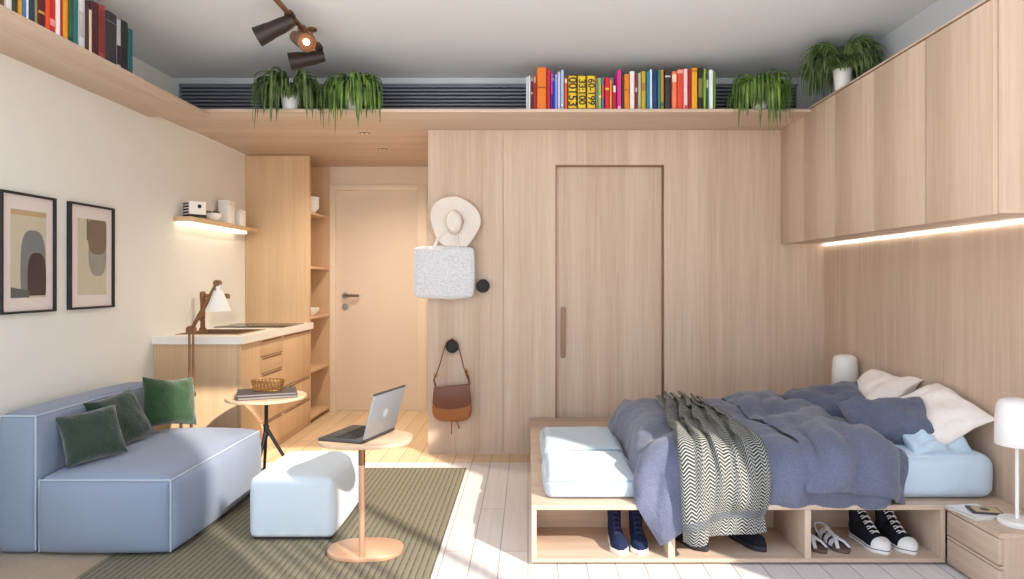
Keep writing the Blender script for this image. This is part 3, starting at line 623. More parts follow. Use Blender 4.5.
# ------------------------------------------------------------------ round side table by the kitchen
rt = thing('side_table', 'round light wood side table on black tripod, beside the kitchen counter', 'table', (-1.615, 4.215, 0))
MB().lathe([(.233, .538), (.237, .542), (.237, .553), (.233, .557)], seg=48).build('table_top', M['beige'], rt)
MB().cyl((0, 0, .30), (0, 0, .538), .011).lathe([(.05, .532), (.05, .538)]).build('stem', M['black'], rt)
hub = Vector((0, 0, .34))
for a, tp in ((math.radians(-8), .24), (math.radians(-118), .10), (math.radians(118), .12)):
    e1 = Vector((math.cos(a)*tp, math.sin(a)*tp, RZ+.004))
    MB().tube([hub+Vector((0, 0, .02)), hub.lerp(e1, .5), e1], [.012, .010, .008]).build('leg', M['black'], rt)
MB().cyl((0, 0, .31), (0, 0, .375), .017).build('hub', M['black'], rt)
def flatbook(name, label, loc, rz, w, d, h, mat, group, pg=None):
    r = thing(name, label, 'book', loc, rz, group)
    MB().box(-w/2, w/2, -d/2, d/2, 0, .0025).box(-w/2, w/2, -d/2, d/2, h-.0025, h).box(-w/2, -w/2+.003, -d/2, d/2, 0, h).build('cover', mat, r, 0)
    MB().box(-w/2+.003, w/2-.005, -d/2+.005, d/2-.005, .0026, h-.0026).build('pages', pg or M['pages'], r, 0); return r
gd = plain('graphite_cover', lin(64, 60, 64), .5); gl = plain('taupe_cover', lin(132, 124, 120), .5)
flatbook('magazine', 'dark magazine at the bottom of the stack on the round side table', (-1.60, 4.19, .5575), math.radians(24), .34, .23, .019, gd, 'magazines on the round side table', gl)
flatbook('magazine', 'dark magazine on top of the stack under the brass basket', (-1.60, 4.19, .5768), math.radians(21), .34, .23, .015, gd, 'magazines on the round side table', gl)
bs = thing('wire_basket', 'small openwork brass basket on the stacked magazines', 'basket', (-1.60, 4.20, .5922))
t = MB(); n = 26
for z, r in ((.003, .085), (.062, .10)): t.tube([(r*math.cos(2*PI*k/36), r*.62*math.sin(2*PI*k/36), z) for k in range(36)], .003, 6, True)
t.lathe([(.083, .001), (.083, .003), (.001, .003)], sy=.62, cap0=True, cap1=False)
t.build('rim', M['brass'], bs)
t = MB()
for k in range(n):
    a, a2 = 2*PI*k/n, 2*PI*(k+1.0)/n
    t.tube([(.085*math.cos(a), .085*.62*math.sin(a), .003), (.10*math.cos(a2), .10*.62*math.sin(a2), .062)], .0028, 5); t.tube([(.085*math.cos(a2), .085*.62*math.sin(a2), .003), (.10*math.cos(a), .10*.62*math.sin(a), .062)], .0028, 5)
t.build('lattice', M['brass'], bs)

# ------------------------------------------------------------------ bed platform, nightstand, mattress, bench cushions
PZ = .268
bp_ = thing('bed_platform', 'long low oak bed platform with open shoe bays along the front', 'bed', (0, 3.04, 0))
MB().box(.016, XR-.002, 0, 1.93, PZ-.022, PZ, .0015).build('top_board', M['oak_x'], bp_)
MB().box(.016, 1.858, 0, .42, .012, .030, .0015).build('bottom_board', M['oak_x'], bp_)
MB().box(.05, 1.85, .04, .40, 0.0005, .010).build('plinth', M['blackm'], bp_, 0)
for x0, x1 in ((.016, .038), (.625, .655), (1.232, 1.260), (1.838, 1.858)): MB().box(x0, x1, 0, .42, .030, PZ-.022, .001).build('divider', M['oak'], bp_)
MB().box(.038, 1.838, .385, .42, .030, PZ-.022).box(.016, .038, .42, 1.93, .005, PZ-.022).build('back_panel', M['oak_x'], bp_, 0)
ns = thing('nightstand', 'low oak bedside cabinet with two drawers at the front corner of the bed', 'nightstand', (1.862, 2.70, 0))
MB().box(.018, XR-1.864, .0, .338, .012, PZ-.022).box(.0, XR-1.864, -.004, .338, PZ-.021, PZ, .0015).build('body', M['oak'], ns, 0)
MB().box(.04, XR-1.87, .02, .33, 0.0005, .012).build('plinth', M['blackm'], ns, 0)
for z0, z1 in ((.016, .120), (.140, .243)): MB().box(.0, .018, .003, .335, z0, z1, .0012).build('drawer', M['oak_y'], ns)
MB().box(.001, .018, .003, .335, .124, .136).build('grip_strip', M['oak_y'], ns, 0)
M['sheet'] = fabric('pale_blue_sheet', lin(196, 214, 230), .03, 420, .15, fold=4)
o = MB().puff(.57, 2.13, 3.10, 4.36, PZ+.001, .472, r=.055, bulge=.014, cuts=26, wob=.004).build('mattress', M['sheet'], None, 70); tag(o, 'thick mattress in a pale blue fitted sheet on the oak platform', 'mattress')
M['benchp'] = fabric('grey_blue_piping', lin(150, 166, 180), .03, 400, .1)
M['bench'] = fabric('ice_blue_canvas', lin(190, 203, 213), .03, 400, .15)
for lb, y0, y1 in (('ice blue seat cushion nearest the front edge of the bed platform', 3.12, 3.655), ('ice blue seat cushion behind the front one, against the oak wall', 3.69, 4.26)):
    c = thing('seat_cushion', lb, 'cushion', (.085, y0, PZ+.0008), 0, 'seat cushions on the bed platform')
    cc = MB().puff(0, .425, 0, y1-y0, 0, .086, r=.026, bulge=.016, cuts=12, wob=.003, seed=int(y0*10)).build('upholstery', M['bench'], c, 70)
    i_ = .0068; w_, d_ = .425, y1-y0
    MB().tube([(i_, i_, .088-i_), (w_-i_, i_, .088-i_), (w_-i_, d_-i_, .088-i_), (i_, d_-i_, .088-i_)], .0032, 6, True).build('piping', M['benchp'], cc)

# ------------------------------------------------------------------ cloth drape (position based, collides with rounded boxes and meshes)
def sd_box(P, c, h, r):
    q = np.abs(P-c)-(h-r); qp = np.maximum(q, 0); l = np.linalg.norm(qp, axis=1)
    mx = q.max(1); d = l+np.minimum(mx, 0)-r
    g = np.where((l > 1e-9)[:, None], qp/np.maximum(l, 1e-9)[:, None], (q == mx[:, None]).astype(float))
    return d, g*np.sign(P-c+1e-12)
def drape(P0, rest, boxes, bvh=None, steps=120, iters=8, th=.012, grav=.0011, fr=.55, bend=.25, floor=.002, pin=None):
    n, m = P0.shape[:2]; idx = np.arange(n*m).reshape(n, m); P = P0.reshape(-1, 3).copy(); prev = P.copy(); R = rest.reshape(-1, 2)
    cons = []
    def add(a, b_, k):
        if len(a): cons.append((a, b_, np.linalg.norm(R[a]-R[b_], axis=1), k))
    for s in (0, 1):
        add(idx[s:-1:2].ravel(), idx[s+1::2][:len(idx[s:-1:2])].ravel(), 1.0)
        add(idx[:, s:-1:2].ravel(), idx[:, s+1::2][:, :idx[:, s:-1:2].shape[1]].ravel(), 1.0)
        add(idx[s:-1:2, :-1].ravel(), idx[s+1::2, 1:][:len(idx[s:-1:2])].ravel(), .35)
        add(idx[s:-1:2, 1:].ravel(), idx[s+1::2, :-1][:len(idx[s:-1:2])].ravel(), .35)
    for s in range(4):
        a = idx[s::4]; a = a[:len(idx[s+2::4])]; add(a.ravel(), idx[s+2::4][:len(a)].ravel(), bend)
        a = idx[:, s::4]; k = idx[:, s+2::4].shape[1]; add(a[:, :k].ravel(), idx[:, s+2::4].ravel(), bend)
    for st_ in range(steps):
        v = (P-prev)*.97; prev = P.copy(); P = P+np.clip(v, -.02, .02); P[:, 2] -= grav
        for it in range(iters):
            for a, b_, l0, k in cons:
                d = P[b_]-P[a]; l = np.linalg.norm(d, axis=1); c = (k*.5*(l-l0)/np.maximum(l, 1e-6))[:, None]*d
                P[a] += c; P[b_] -= c
            if pin is not None: P[pin] = P0.reshape(-1, 3)[pin]
            for c0, h, r in boxes:
                d, g = sd_box(P, c0, h, r); hit = d < th
                P[hit] += g[hit]*(th-d[hit])[:, None]
                if it == iters-1: prev[hit] += (P[hit]-prev[hit])*fr
            low = P[:, 2] < floor; P[low, 2] = floor
        if bvh is not None:
            for i in range(len(P)):
                loc, nr, fi, dist = bvh.find_nearest(P[i], .06)
                if loc is None: continue
                s = (P[i]-np.array(loc)) @ np.array(nr)
                if s < th: 
                    P[i] += np.array(nr)*(th-s); prev[i] += (P[i]-prev[i])*fr
    return P.reshape(n, m, 3)
def bx(x0, x1, y0, y1, z0, z1, r): return (np.array([(x0+x1)/2, (y0+y1)/2, (z0+z1)/2]), np.array([(x1-x0)/2, (y1-y0)/2, (z1-z0)/2]), r)
def normals(P):
    du = np.gradient(P, axis=0); dv = np.gradient(P, axis=1); nr = np.cross(du, dv); return nr/np.maximum(np.linalg.norm(nr, axis=2), 1e-9)[:, :, None]
def smooth(P, k=1):
    for _ in range(k):
        Q = P.copy(); Q[1:-1] += .5*(P[:-2]+P[2:]-2*P[1:-1])*.5; P = Q.copy(); Q[:, 1:-1] += .5*(P[:, :-2]+P[:, 2:]-2*P[:, 1:-1])*.5; P = Q
    return P
def quilt(P, th, under=.006, edge=4, uvs=None):
    """closed padded shell: top sheet lifted by th (tapering at the hem), bottom sheet just under P"""
    n, m = P.shape[:2]; nr = normals(P)
    i = np.minimum(np.arange(n), np.arange(n)[::-1])[:, None]; j = np.minimum(np.arange(m), np.arange(m)[::-1])[None]
    e = np.clip(np.minimum(i, j)/edge, 0, 1); prof = np.sqrt(1-(1-e)**2)
    T = P+nr*(th*prof)[:, :, None]; B = P-nr*(under*prof)[:, :, None]
    mb = MB(); bm = mb.bm; lay = bm.loops.layers.uv.verify() if uvs is not None else None
    vt = [[bm.verts.new(T[a, c]) for c in range(m)] for a in range(n)]
    vb = [[vt[a][c] if (a in (0, n-1) or c in (0, m-1)) else bm.verts.new(B[a, c]) for c in range(m)] for a in range(n)]
    for V, fl in ((vt, False), (vb, True)):
        for a in range(n-1):
            for c in range(m-1):
                ix = [(a, c), (a+1, c), (a+1, c+1), (a, c+1)]
                if fl: ix = ix[::-1]
                vv = [V[p][q] for p, q in ix]
                if len(set(vv)) < 4: continue
                try: f = bm.faces.new(vv)
                except ValueError: continue
                if lay:
                    for l, (p, q) in zip(f.loops, ix): l[lay].uv = uvs[p, q]
    bmesh.ops.recalc_face_normals(bm, faces=bm.faces[:])
    return mb
solid = [bx(.016, 2.2, 3.04, 4.98, 0, PZ, .01), bx(.57, 2.15, 3.10, 4.36, .2, .474, .06), bx(.08, .51, 3.12, 4.26, .2, .365, .03)]
rs = np.random.RandomState(4)
def bumps(X, Y, sc, seed): return np.array([[mnoise.noise(Vector((x*sc+seed, y*sc, seed*.7))) for x, y in zip(r1, r2)] for r1, r2 in zip(X, Y)])
# duvet body: dropped with slack over the padded mattress
nu, nv = 50, 66
U, V = np.meshgrid(np.linspace(0, 1, nu), np.linspace(0, 1, nv), indexing='ij')
hem = np.where(U < .3, .10*(1-U/.3), 0)            # extra length at the foot corner
cut = .17*(1-U)*np.clip(1-V*2.6, 0, 1)
rest = np.stack([U*1.31+cut, (V*(1.43+hem)-hem)], axis=2)
P0 = np.stack([.505+U*1.03+cut, 3.005-hem*.75+V*(1.27+hem*.75), .60+.03*bumps(U*1.3, V*1.9, 3.0, 2)+.035*np.sin(U*17+V*3)], axis=2)
pad = solid+[bx(.60, 1.60, 3.045, 4.30, .27, .475, .10)]
body = drape(P0, rest, pad, steps=130, iters=8, th=.018, bend=.12)
body = smooth(body, 1)
def crease(P, seed, a):
    nr = normals(P); Q = P.copy()
    for i in range(P.shape[0]):
        for j in range(P.shape[1]):
            p = P[i, j]; q = Vector((p[0]*5.5-p[1]*1.5+seed, p[1]*2.2+p[0], p[2]*4))
            r_ = 1-2*abs(mnoise.noise(q)); r2_ = 1-2*abs(mnoise.noise(q*2.1+Vector((9, 3, 1))))
            Q[i, j] += nr[i, j]*(a*r_+a*.45*r2_-a*.95)
    return Q
body = crease(body, 3.0, .030)
M['duvet'] = fabric('slate_blue_duvet', lin(100, 105, 126), .24, 200, .5, sheen=.3, fold=10)
dv = thing('duvet', 'rumpled slate blue duvet with its end folded back over the bed', 'duvet', (1.1, 3.7, PZ))
mbq = quilt(body, .034, .004, 5); bvh_body = BVHTree.FromBMesh(mbq.bm)
cov = mbq.build('cover', M['duvet'], dv, 80, off=(1.1, 3.7, PZ))
# folded-back end of the duvet
nu, nv = 26, 66
U, V = np.meshgrid(np.linspace(0, 1, nu), np.linspace(0, 1, nv), indexing='ij')
rest = np.stack([U*.56, V*1.42], axis=2)
P0 = np.stack([1.245+U*.45, 2.985+V*1.265, .66+.03*bumps(U*.6, V*1.8, 4.0, 6)+.03*np.sin(U*14+V*4)], axis=2)
flap = smooth(drape(P0, rest, solid, bvh_body, steps=100, iters=8, th=.009, bend=.12, fr=.6), 1)
flap = crease(flap, 31.0, .028)
mbq = quilt(flap, .042, .006, 6)
fb = mbq.bm.copy(); 
mbq.build('folded_end', M['duvet'], dv, 80, off=(1.1, 3.7, PZ))
me_ = bpy.data.meshes.new('tmpj'); t_ = bmesh.new(); cov_me = cov.data; t_.from_mesh(cov_me); bmesh.ops.translate(t_, vec=(1.1, 3.7, PZ), verts=t_.verts[:]); fb.to_mesh(me_); t_.from_mesh(me_)
bvh_all = BVHTree.FromBMesh(t_); t_.free(); fb.free()
# knitted throw: pleated strip across the foot of the bed
nu, nv = 90, 110
U, V = np.meshgrid(np.linspace(0, 1, nu), np.linspace(0, 1, nv), indexing='ij')
rest = np.stack([U*.74, V*1.50], axis=2)
u2, v2 = np.meshgrid(np.linspace(0, 1, 16), np.linspace(0, 1, 56), indexing='ij')
wd = .43-.15*v2
ln = 1.44+.10*(1-u2); r2 = np.stack([u2*wd, 1.5-(1-v2)*ln], axis=2)
P0 = np.stack([.625+.17*v2+u2*wd, 4.22-(1-v2)*ln, .66+0*u2], axis=2)
base = drape(P0, r2, solid, bvh_all, steps=120, iters=8, th=.012, bend=.3, fr=.6, floor=.03)
def resample(P, n, m):
    a = np.linspace(0, P.shape[0]-1, n); c = np.linspace(0, P.shape[1]-1, m); i0 = np.minimum(a.astype(int), P.shape[0]-2); j0 = np.minimum(c.astype(int), P.shape[1]-2)
    fa = (a-i0)[:, None, None]; fc = (c-j0)[None, :, None]
    return (P[i0][:, j0]*(1-fa)+P[i0+1][:, j0]*fa)*(1-fc)+(P[i0][:, j0+1]*(1-fa)+P[i0+1][:, j0+1]*fa)*fc
base = smooth(resample(base, nu, nv), 4); nb_ = normals(base); nb_ *= np.sign(nb_[:, :, 2].mean())
ph = U*5.2+.30*np.sin(V*5)+.12*np.sin(V*11+U*6)
amp = (.010+.034*np.clip((V-.10)/.35, 0, 1))*np.minimum(1, np.minimum(U, 1-U)*9+.25)
ridge = np.abs(np.sin(PI*ph))**.8
throw = base+nb_*(amp*ridge)[:, :, None]
sl_ = np.gradient(base, axis=0); sl_ /= np.maximum(np.linalg.norm(sl_, axis=2), 1e-9)[:, :, None]
throw = throw+sl_*(amp*.55*np.sin(2*PI*ph+.8))[:, :, None]
m, nt, b = nodemat('herringbone_knit'); L = nt.links; b.inputs['Roughness'].default_value = .95; b.inputs['Specular IOR Level'].default_value = .1
uv = N(nt, 'ShaderNodeUVMap'); sp = N(nt, 'ShaderNodeSeparateXYZ'); L.new(uv.outputs[0], sp.inputs[0])
def mth(op, a, c=None):
    n_ = N(nt, 'ShaderNodeMath', operation=op)
    for k, q in enumerate((a, c)):
        if q is None: continue
        if hasattr(q, 'links'): L.new(q, n_.inputs[k])
        else: n_.inputs[k].default_value = q
    return n_.outputs[0]
tri = mth('ABSOLUTE', mth('SUBTRACT', mth('FRACT', mth('MULTIPLY', sp.outputs['X'], 1/.052)), .5))
zz = mth('FRACT', mth('ADD', mth('MULTIPLY', sp.outputs['Y'], 1/.0145), mth('MULTIPLY', tri, 2.6)))
sq = mth('GREATER_THAN', zz, .54)
mx = N(nt, 'ShaderNodeMixRGB'); mx.inputs[1].default_value = lin(42, 44, 48); mx.inputs[2].default_value = lin(166, 167, 160); L.new(sq, mx.inputs[0])
# plain grey hem band
hb = mth('LESS_THAN', mth('ABSOLUTE', mth('SUBTRACT', sp.outputs['Y'], .10)), .022)
m2 = N(nt, 'ShaderNodeMixRGB'); m2.inputs[2].default_value = lin(96, 102, 110); L.new(mth('MULTIPLY', hb, .65), m2.inputs[0]); L.new(mx.outputs[0], m2.inputs[1])
L.new(m2.outputs[0], b.inputs['Base Color'])
M['throw'] = m
o = quilt(throw, .006, .004, 1, uvs=rest).build('throw_blanket', M['throw'], None, 80); tag(o, 'black and cream herringbone throw draped over the foot of the bed', 'blanket')

# bed pillows
M['navyp'] = fabric('slate_blue_pillowcase', lin(92, 97, 118), .24, 200, .5, sheen=.3, fold=9)
M['whitep'] = fabric('white_pillowcase', lin(240, 232, 226), .03, 300, .2, fold=8)
M['bluep'] = fabric('ice_blue_pillowcase', lin(190, 210, 226), .04, 300, .2, fold=8)
G = 'bed pillows against the oak headboard wall'
cushion('white pillow leaning on the oak wall, closer to the front bedside lamp', (1.99, 3.36, .615), (-.50, -.22, .85), (1, 0, .5), -.10, .46, .34, .11, 11, M['whitep'], G, 'bed_pillow', 'pillow', .026, ear=.10, sharp=3)
cushion('white pillow leaning on the oak wall, closer to the back bedside lamp', (1.995, 3.91, .625), (-.56, -.12, .80), (1, 0, .6), .10, .42, .33, .12, 12, M['whitep'], G, 'bed_pillow', 'pillow', .026, ear=.10, sharp=3)
cushion('ice blue pillow lying under the leaning white pillow', (1.90, 3.25, .520), (-.12, -.42, .90), (0, 1, .4), .15, .30, .25, .10, 13, M['bluep'], G, 'bed_pillow', 'pillow', .045, ear=.1)
cushion('slate blue pillow in front of the white pillows, facing the room', (1.765, 3.36, .575), (-.20, -.50, .82), (0, 1, .6), -.12, .42, .30, .14, 14, M['navyp'], G, 'bed_pillow', 'pillow', .036, ear=.1)
cushion('slate blue pillow lying behind the duvet fold by the back bedside lamp', (1.72, 3.92, .560), (-.2, -.3, .93), (0, 1, .3), -.1, .44, .36, .13, 15, M['navyp'], G, 'bed_pillow', 'pillow', .030)

# ------------------------------------------------------------------ bedside lamps, nightstand things
M['shade'] = plain('opal_shade', lin(240, 238, 236), .45)
def table_lamp(label, loc):
    l = thing('table_lamp', label, 'lamp', loc, 0, 'white bedside lamps')
    MB().lathe([(.068, 0), (.070, .003), (.070, .018), (.066, .022), (.012, .024)]).build('base', M['white'], l)
    MB().cyl((0, 0, .022), (0, 0, .36), .0075).build('stem', M['white'], l)
    MB().lathe([(.076, .325), (.079, .328), (.078, .42), (.073, .485), (.062, .505), (.040, .514), (.001, .516)], seg=40, cap0=False, cap1=False).lathe([(.076, .325), (.074, .33), (.072, .42), (.066, .48), (.001, .505)], seg=40, cap0=False, cap1=False).build('lamp_shade', M['shade'], l, 50)
    MB().cyl((0, 0, .36), (0, 0, .385), .014).lathe([(.012, .385), (.024, .42), (.014, .445), (.001, .45)]).build('bulb', M['white'], l)
table_lamp('white mushroom bedside lamp on the nightstand at the front corner of the bed', (2.005, 2.80, PZ+.0006))
table_lamp('white mushroom bedside lamp behind the bed by the sliding-door wall', (2.065, 4.45, PZ+.0006))
flatbook('magazine', 'white magazine lying on the nightstand under the notebook', (1.925, 2.935, PZ+.0006), math.radians(8), .15, .17, .010, M['white'], 'papers on the nightstand')
nb = thing('notebook', 'dark notebook with a cream cover card on the white nightstand magazine', 'notebook', (1.955, 2.925, PZ+.0112), math.radians(-14))
MB().box(-.06, .06, -.045, .045, 0, .008, .002).build('cover', gd, nb)
MB().box(-.045, .052, -.036, .036, .0081, .0088).build('cover_card', plain('sand_card', lin(196, 178, 138), .6), nb, 0)
MB().cyl((.0, 0, .0088), (.0, 0, .0096), .018, seg=20).build('disc', gd, nb)

# ------------------------------------------------------------------ shoes
def foot_w(s):  # half width along s = 0 heel .. 1 toe
    k = [(0, .0), (.03, .022), (.1, .033), (.3, .035), (.5, .038), (.72, .047), (.86, .043), (.95, .028), (1, .0)]
    for (a, x), (b_, y) in zip(k, k[1:]):
        if s <= b_: f = (s-a)/(b_-a); return x+(y-x)*(f*f*(3-2*f) if a > .03 and b_ < .95 else f**.6 if a < .05 else 1-(1-f)**1.0 if b_ < 1 else f)
    return 0
def outline(L, sc, n=22):
    r = []; ss = [.5-.5*math.cos(PI*k/n) for k in range(n+1)]
    half = [(max(.0001, (math.sin(PI*min(1, s*6)/2)*math.sin(PI*min(1, (1-s)*5)/2)))**.5*foot_w(min(.93, max(.05, s)))*sc, L/2-s*L) for s in ss]
    return [(x, y) for x, y in half]+[(-x, y) for x, y in half[-2:0:-1]]
def shoe(label, loc, rz, L, sc, high, mu, mtoe, msole, mlace, cat='shoe', group=None, stripe=None):
    s = thing('sneaker', label, cat, loc, rz, group)
    ol = outline(L, sc*1.06)
    MB().prism(ol, 0, .024, 'Z', .003).build('sole', msole, s)
    if stripe: MB().prism([(x*1.012, y*1.006) for x, y in ol], .016, .0195, 'Z').build('sole_stripe', stripe, s, 0)
    def ring(sv, hgt, wd, n=16, z0=.022):
        y = L/2-sv*L; return [(wd*math.cos(PI*k/(n-1))*(1 if True else 1), y, z0+hgt*math.sin(PI*k/(n-1))**.75) for k in range(n)]
    def W(sv): return max(.004, (math.sin(PI*min(1, sv*6)/2)*math.sin(PI*min(1, (1-sv)*5)/2))**.5*foot_w(min(.93, max(.05, sv)))*sc*.99)
    hs = [(.015, .03), (.06, .055), (.15, .07), (.3, .075), (.45, .072), (.58, .060), (.7, .048), (.78, .042)]
    t = MB(); t.loft([ring(a, h, W(a)) for a, h in hs])
    if high:
        rr = []
        for z, yc, ry, rx in ((.05, .20, .27, .036), (.08, .20, .235, .036), (.11, .185, .20, .037), (.135, .175, .185, .038), (.140, .175, .17, .035), (.12, .175, .15, .031)):
            rr.append([(rx*sc*math.cos(2*PI*k/20), L/2-yc*L+ry*L*.5*math.sin(2*PI*k/20)*1.35, z) for k in range(20)])
        t.loft(rr)
    else:
        rr = []
        for z, ry, rx in ((.05, .30, .034), (.075, .28, .033), (.082, .27, .031), (.07, .24, .026)):
            rr.append([(rx*sc*math.cos(2*PI*k/20), L/2-.22*L+ry*L*.5*math.sin(2*PI*k/20)*1.3, z) for k in range(20)])
        t.loft(rr)
    t.build('upper', mu, s, 60)
    hs = [(.80, .0425), (.84, .039), (.89, .034), (.935, .027), (.965, .018), (.985, .006)]
    MB().loft([ring(a, h, W(a)*1.02) for a, h in hs]).build('toe_cap', mtoe, s, 60)
    # tongue and laces
    t = MB(); t.loft([[(x, L/2-a*L, z+dz) for x, dz in ((-.016*sc, -.006), (-.012*sc, .004), (.012*sc, .004), (.016*sc, -.006))] for a, z in (((.70, .062), (.58, .078), (.46, .096), (.36, .120), (.31, .150)) if high else ((.70, .064), (.58, .078), (.46, .092), (.40, .104)))])
    t.build('tongue', mu, s)
    t = MB(); rows = 5 if high else 4
    for k in range(rows):
        f = k/(rows-1); a = .68-(.34 if high else .22)*f; z = .072+(.064 if high else .03)*f**1.1; y = L/2-a*L; w_ = .020*sc
        t.tube([(-w_, y+.004, z-.006), (-w_*.6, y-.002, z+.002), (w_*.6, y+.010, z+.006), (w_, y+.012, z)], .0024, 5); t.tube([(w_, y+.004, z-.006), (w_*.6, y-.002, z+.002), (-w_*.6, y+.010, z+.006), (-w_, y+.012, z)], .0024, 5)
    t.build('laces', mlace, s)
    return s
M['canvas'] = fabric('black_canvas', lin(34, 34, 42), .15, 500, .3, sheen=0); M['navy'] = fabric('navy_canvas', lin(34, 42, 70), .15, 500, .3, sheen=0)
M['rubber'] = plain('white_rubber', lin(234, 230, 226), .5); M['lace'] = plain('white_lace', lin(232, 230, 230), .8); M['navyl'] = plain('navy_lace', lin(44, 52, 84), .8); M['stripe'] = plain('stripe_black', lin(40, 40, 48), .6)
FZ = .0305
shoe('navy high-top sneaker with white sole under the seat cushions, left shoe of the pair', (.415, 3.19, FZ), .04, .245, .86, True, M['navy'], M['navy'], M['rubber'], M['navyl'], group='navy sneakers under the seat cushions')
shoe('navy high-top sneaker with white sole under the seat cushions, right shoe beside the divider', (.512, 3.19, FZ), -.03, .245, .86, True, M['navy'], M['navy'], M['rubber'], M['navyl'], group='navy sneakers under the seat cushions')
shoe('black low shoe behind the hanging corner of the throw', (.76, 3.215, FZ), .5, .24, .85, False, M['canvas'], M['canvas'], M['stripe'], M['stripe'], group='black shoes in the middle bay')
shoe('black low shoe beside the right hem of the throw, in the middle bay', (1.03, 3.215, FZ), .45, .24, .85, False, M['canvas'], M['canvas'], M['stripe'], M['stripe'], group='black shoes in the middle bay')
shoe('black high-top sneaker with white toe cap, next to the sandals', (1.60, 3.205, FZ), .16, .265, 1.1, True, M['canvas'], M['rubber'], M['rubber'], M['lace'], group='black high-top sneakers', stripe=M['stripe'])
shoe('black high-top sneaker with white toe cap, nearest the nightstand', (1.725, 3.205, FZ), .14, .265, 1.1, True, M['canvas'], M['rubber'], M['rubber'], M['lace'], group='black high-top sneakers', stripe=M['stripe'])
def sandal(label, loc, rz):
    s = thing('sandal', label, 'sandal', loc, rz, 'white strappy sandals'); L_ = .235
    MB().prism(outline(L_, .92), 0, .018, 'Z', .003).build('sole', plain('sandal_sole', lin(96, 78, 66), .7), s)
    wm = plain('white_leather', lin(226, 222, 226), .5)
    def strap(pts, wd, name='strap'):
        t = MB(); pts = [Vector(p) for p in pts]; rows = []
        for p, dy in zip(pts, wd): rows.append([(p.x, p.y-dy, p.z), (p.x, p.y+dy, p.z), (p.x*.94, p.y+dy, p.z-.003), (p.x*.94, p.y-dy, p.z-.003)])
        t.loft(rows); t.build(name, wm, s, 50)
    def arc(y, w_, h, yb=0, n=9): return [(w_*math.cos(PI*k/(n-1)), y+yb*math.sin(PI*k/(n-1)), .016+h*math.sin(PI*k/(n-1))) for k in range(n)]
    strap(arc(-.045, .042, .026, .010), [.013]*9); strap(arc(-.004, .040, .034, .010), [.012]*9); strap(arc(.045, .036, .046, .0), [.014]*9)
    MB().tube([(.030, -.088, .018), (.020, -.06, .036), (0, -.02, .047), (0, .02, .054), (0, .048, .064)], [.008, .009, .010, .010, .009], flat=.45).tube([(-.030, -.088, .018), (-.020, -.06, .036), (0, -.02, .047)], [.008, .009, .010], flat=.45).build('strap', wm, s)
    MB().tube([(.030, .045, .02), (.034, .08, .05), (.022, .108, .062), (0, .117, .064), (-.022, .108, .062), (-.034, .08, .05), (-.030, .045, .02)], .005, 6).build('heel_strap', wm, s)
sandal('white strappy sandal beside the bay divider', (1.318, 3.20, FZ), .22); sandal('white strappy sandal next to the black high-tops', (1.425, 3.20, FZ), .18)

# ------------------------------------------------------------------ hat, bags and knobs on the oak wall
def knob(label, x, z):
    k = thing('coat_peg', label, 'coat peg', (x, YB, z), 0, 'black wall pegs on the oak wall')
    MB().cyl((0, 0, 0), (0, -.045, 0), .014).build('stem', M['black'], k)
    t = MB(); t.lathe([(.046, 0), (.049, .006), (.047, .018), (.035, .024), (.012, .026), (.001, .024)], M=Matrix.Translation((0, -.036, 0)) @ Matrix.Rotation(PI/2, 4, 'X')); t.build('cap', M['blackm'], k)
knob('black round wall peg beside the fabric tote bag', -.326, 1.226)
knob('black round wall peg holding up the brown leather bag', -.548, .790)
knob('black round wall peg behind the straw hat', -.53, 1.66)
ht = thing('sun_hat', 'floppy cream straw hat hanging on the oak wall above the tote bag', 'hat', (-.525, YB-.072, 1.685))
na, nr_ = 56, 14; P = np.zeros((na+1, nr_+1, 3)); H = Matrix.Rotation(.0, 3, 'Y')
def hat_pt(a, r, extra=0):
    w_ = .012*math.sin(a*3+.6)+.010*math.sin(a*5+2)
    R_ = 1+.07*math.sin(a*2+2.2)+.05*math.sin(a*3+.4)+.03*math.sin(a*5+1)
    return Vector((r*R_*math.cos(a)*.90, -.0+w_*(r/.18)**2+extra, r*R_*math.sin(a)*1.08))
straw = fabric('cream_straw', lin(232, 222, 214), .07, 160, .5, sheen=0)
t = MB()
for side, off in ((0, 0), (1, -.004)):
    Q = np.array([[hat_pt(2*PI*i/na, .062+(.185-.062)*j/nr_, off+.012*math.exp(-((j/nr_))*6)) for j in range(nr_+1)] for i in range(na+1)])
    t.sheet(Q)
bmesh.ops.remove_doubles(t.bm, verts=t.bm.verts[:], dist=1e-5)
t.build('brim', straw, ht, 80)
t = MB(); rings = []
for f, r, y in ((0, .066, .006), (.2, .067, -.02), (.5, .064, -.055), (.75, .058, -.078), (.9, .044, -.088), (1, .022, -.082)):
    rings.append([( r*math.cos(2*PI*k/32)*.84*(1-.25*max(0, math.sin(2*PI*k/32))**3*1), y+.012*math.cos(2*PI*k/32)**2*(f > .7), r*math.sin(2*PI*k/32)*1.28) for k in range(32)])
t.loft(rings); t.build('crown', straw, ht, 70)
t = MB(); t.loft([[(r*math.cos(2*PI*k/32)*.84*(1-.25*max(0, math.sin(2*PI*k/32))**3), y, r*math.sin(2*PI*k/32)*1.28) for k in range(32)] for r, y in ((.0685, .000), (.0695, -.008), (.0685, -.016), (.066, -.017))], caps=False); t.build('hat_band', plain('tan_band', lin(206, 186, 166), .7), ht)
m, nt, b = nodemat('speckled_felt'); L = nt.links; b.inputs['Roughness'].default_value = .95
tc = N(nt, 'ShaderNodeTexCoord'); vo = N(nt, 'ShaderNodeTexVoronoi', Scale=95); L.new(tc.outputs['Object'], vo.inputs['Vector'])
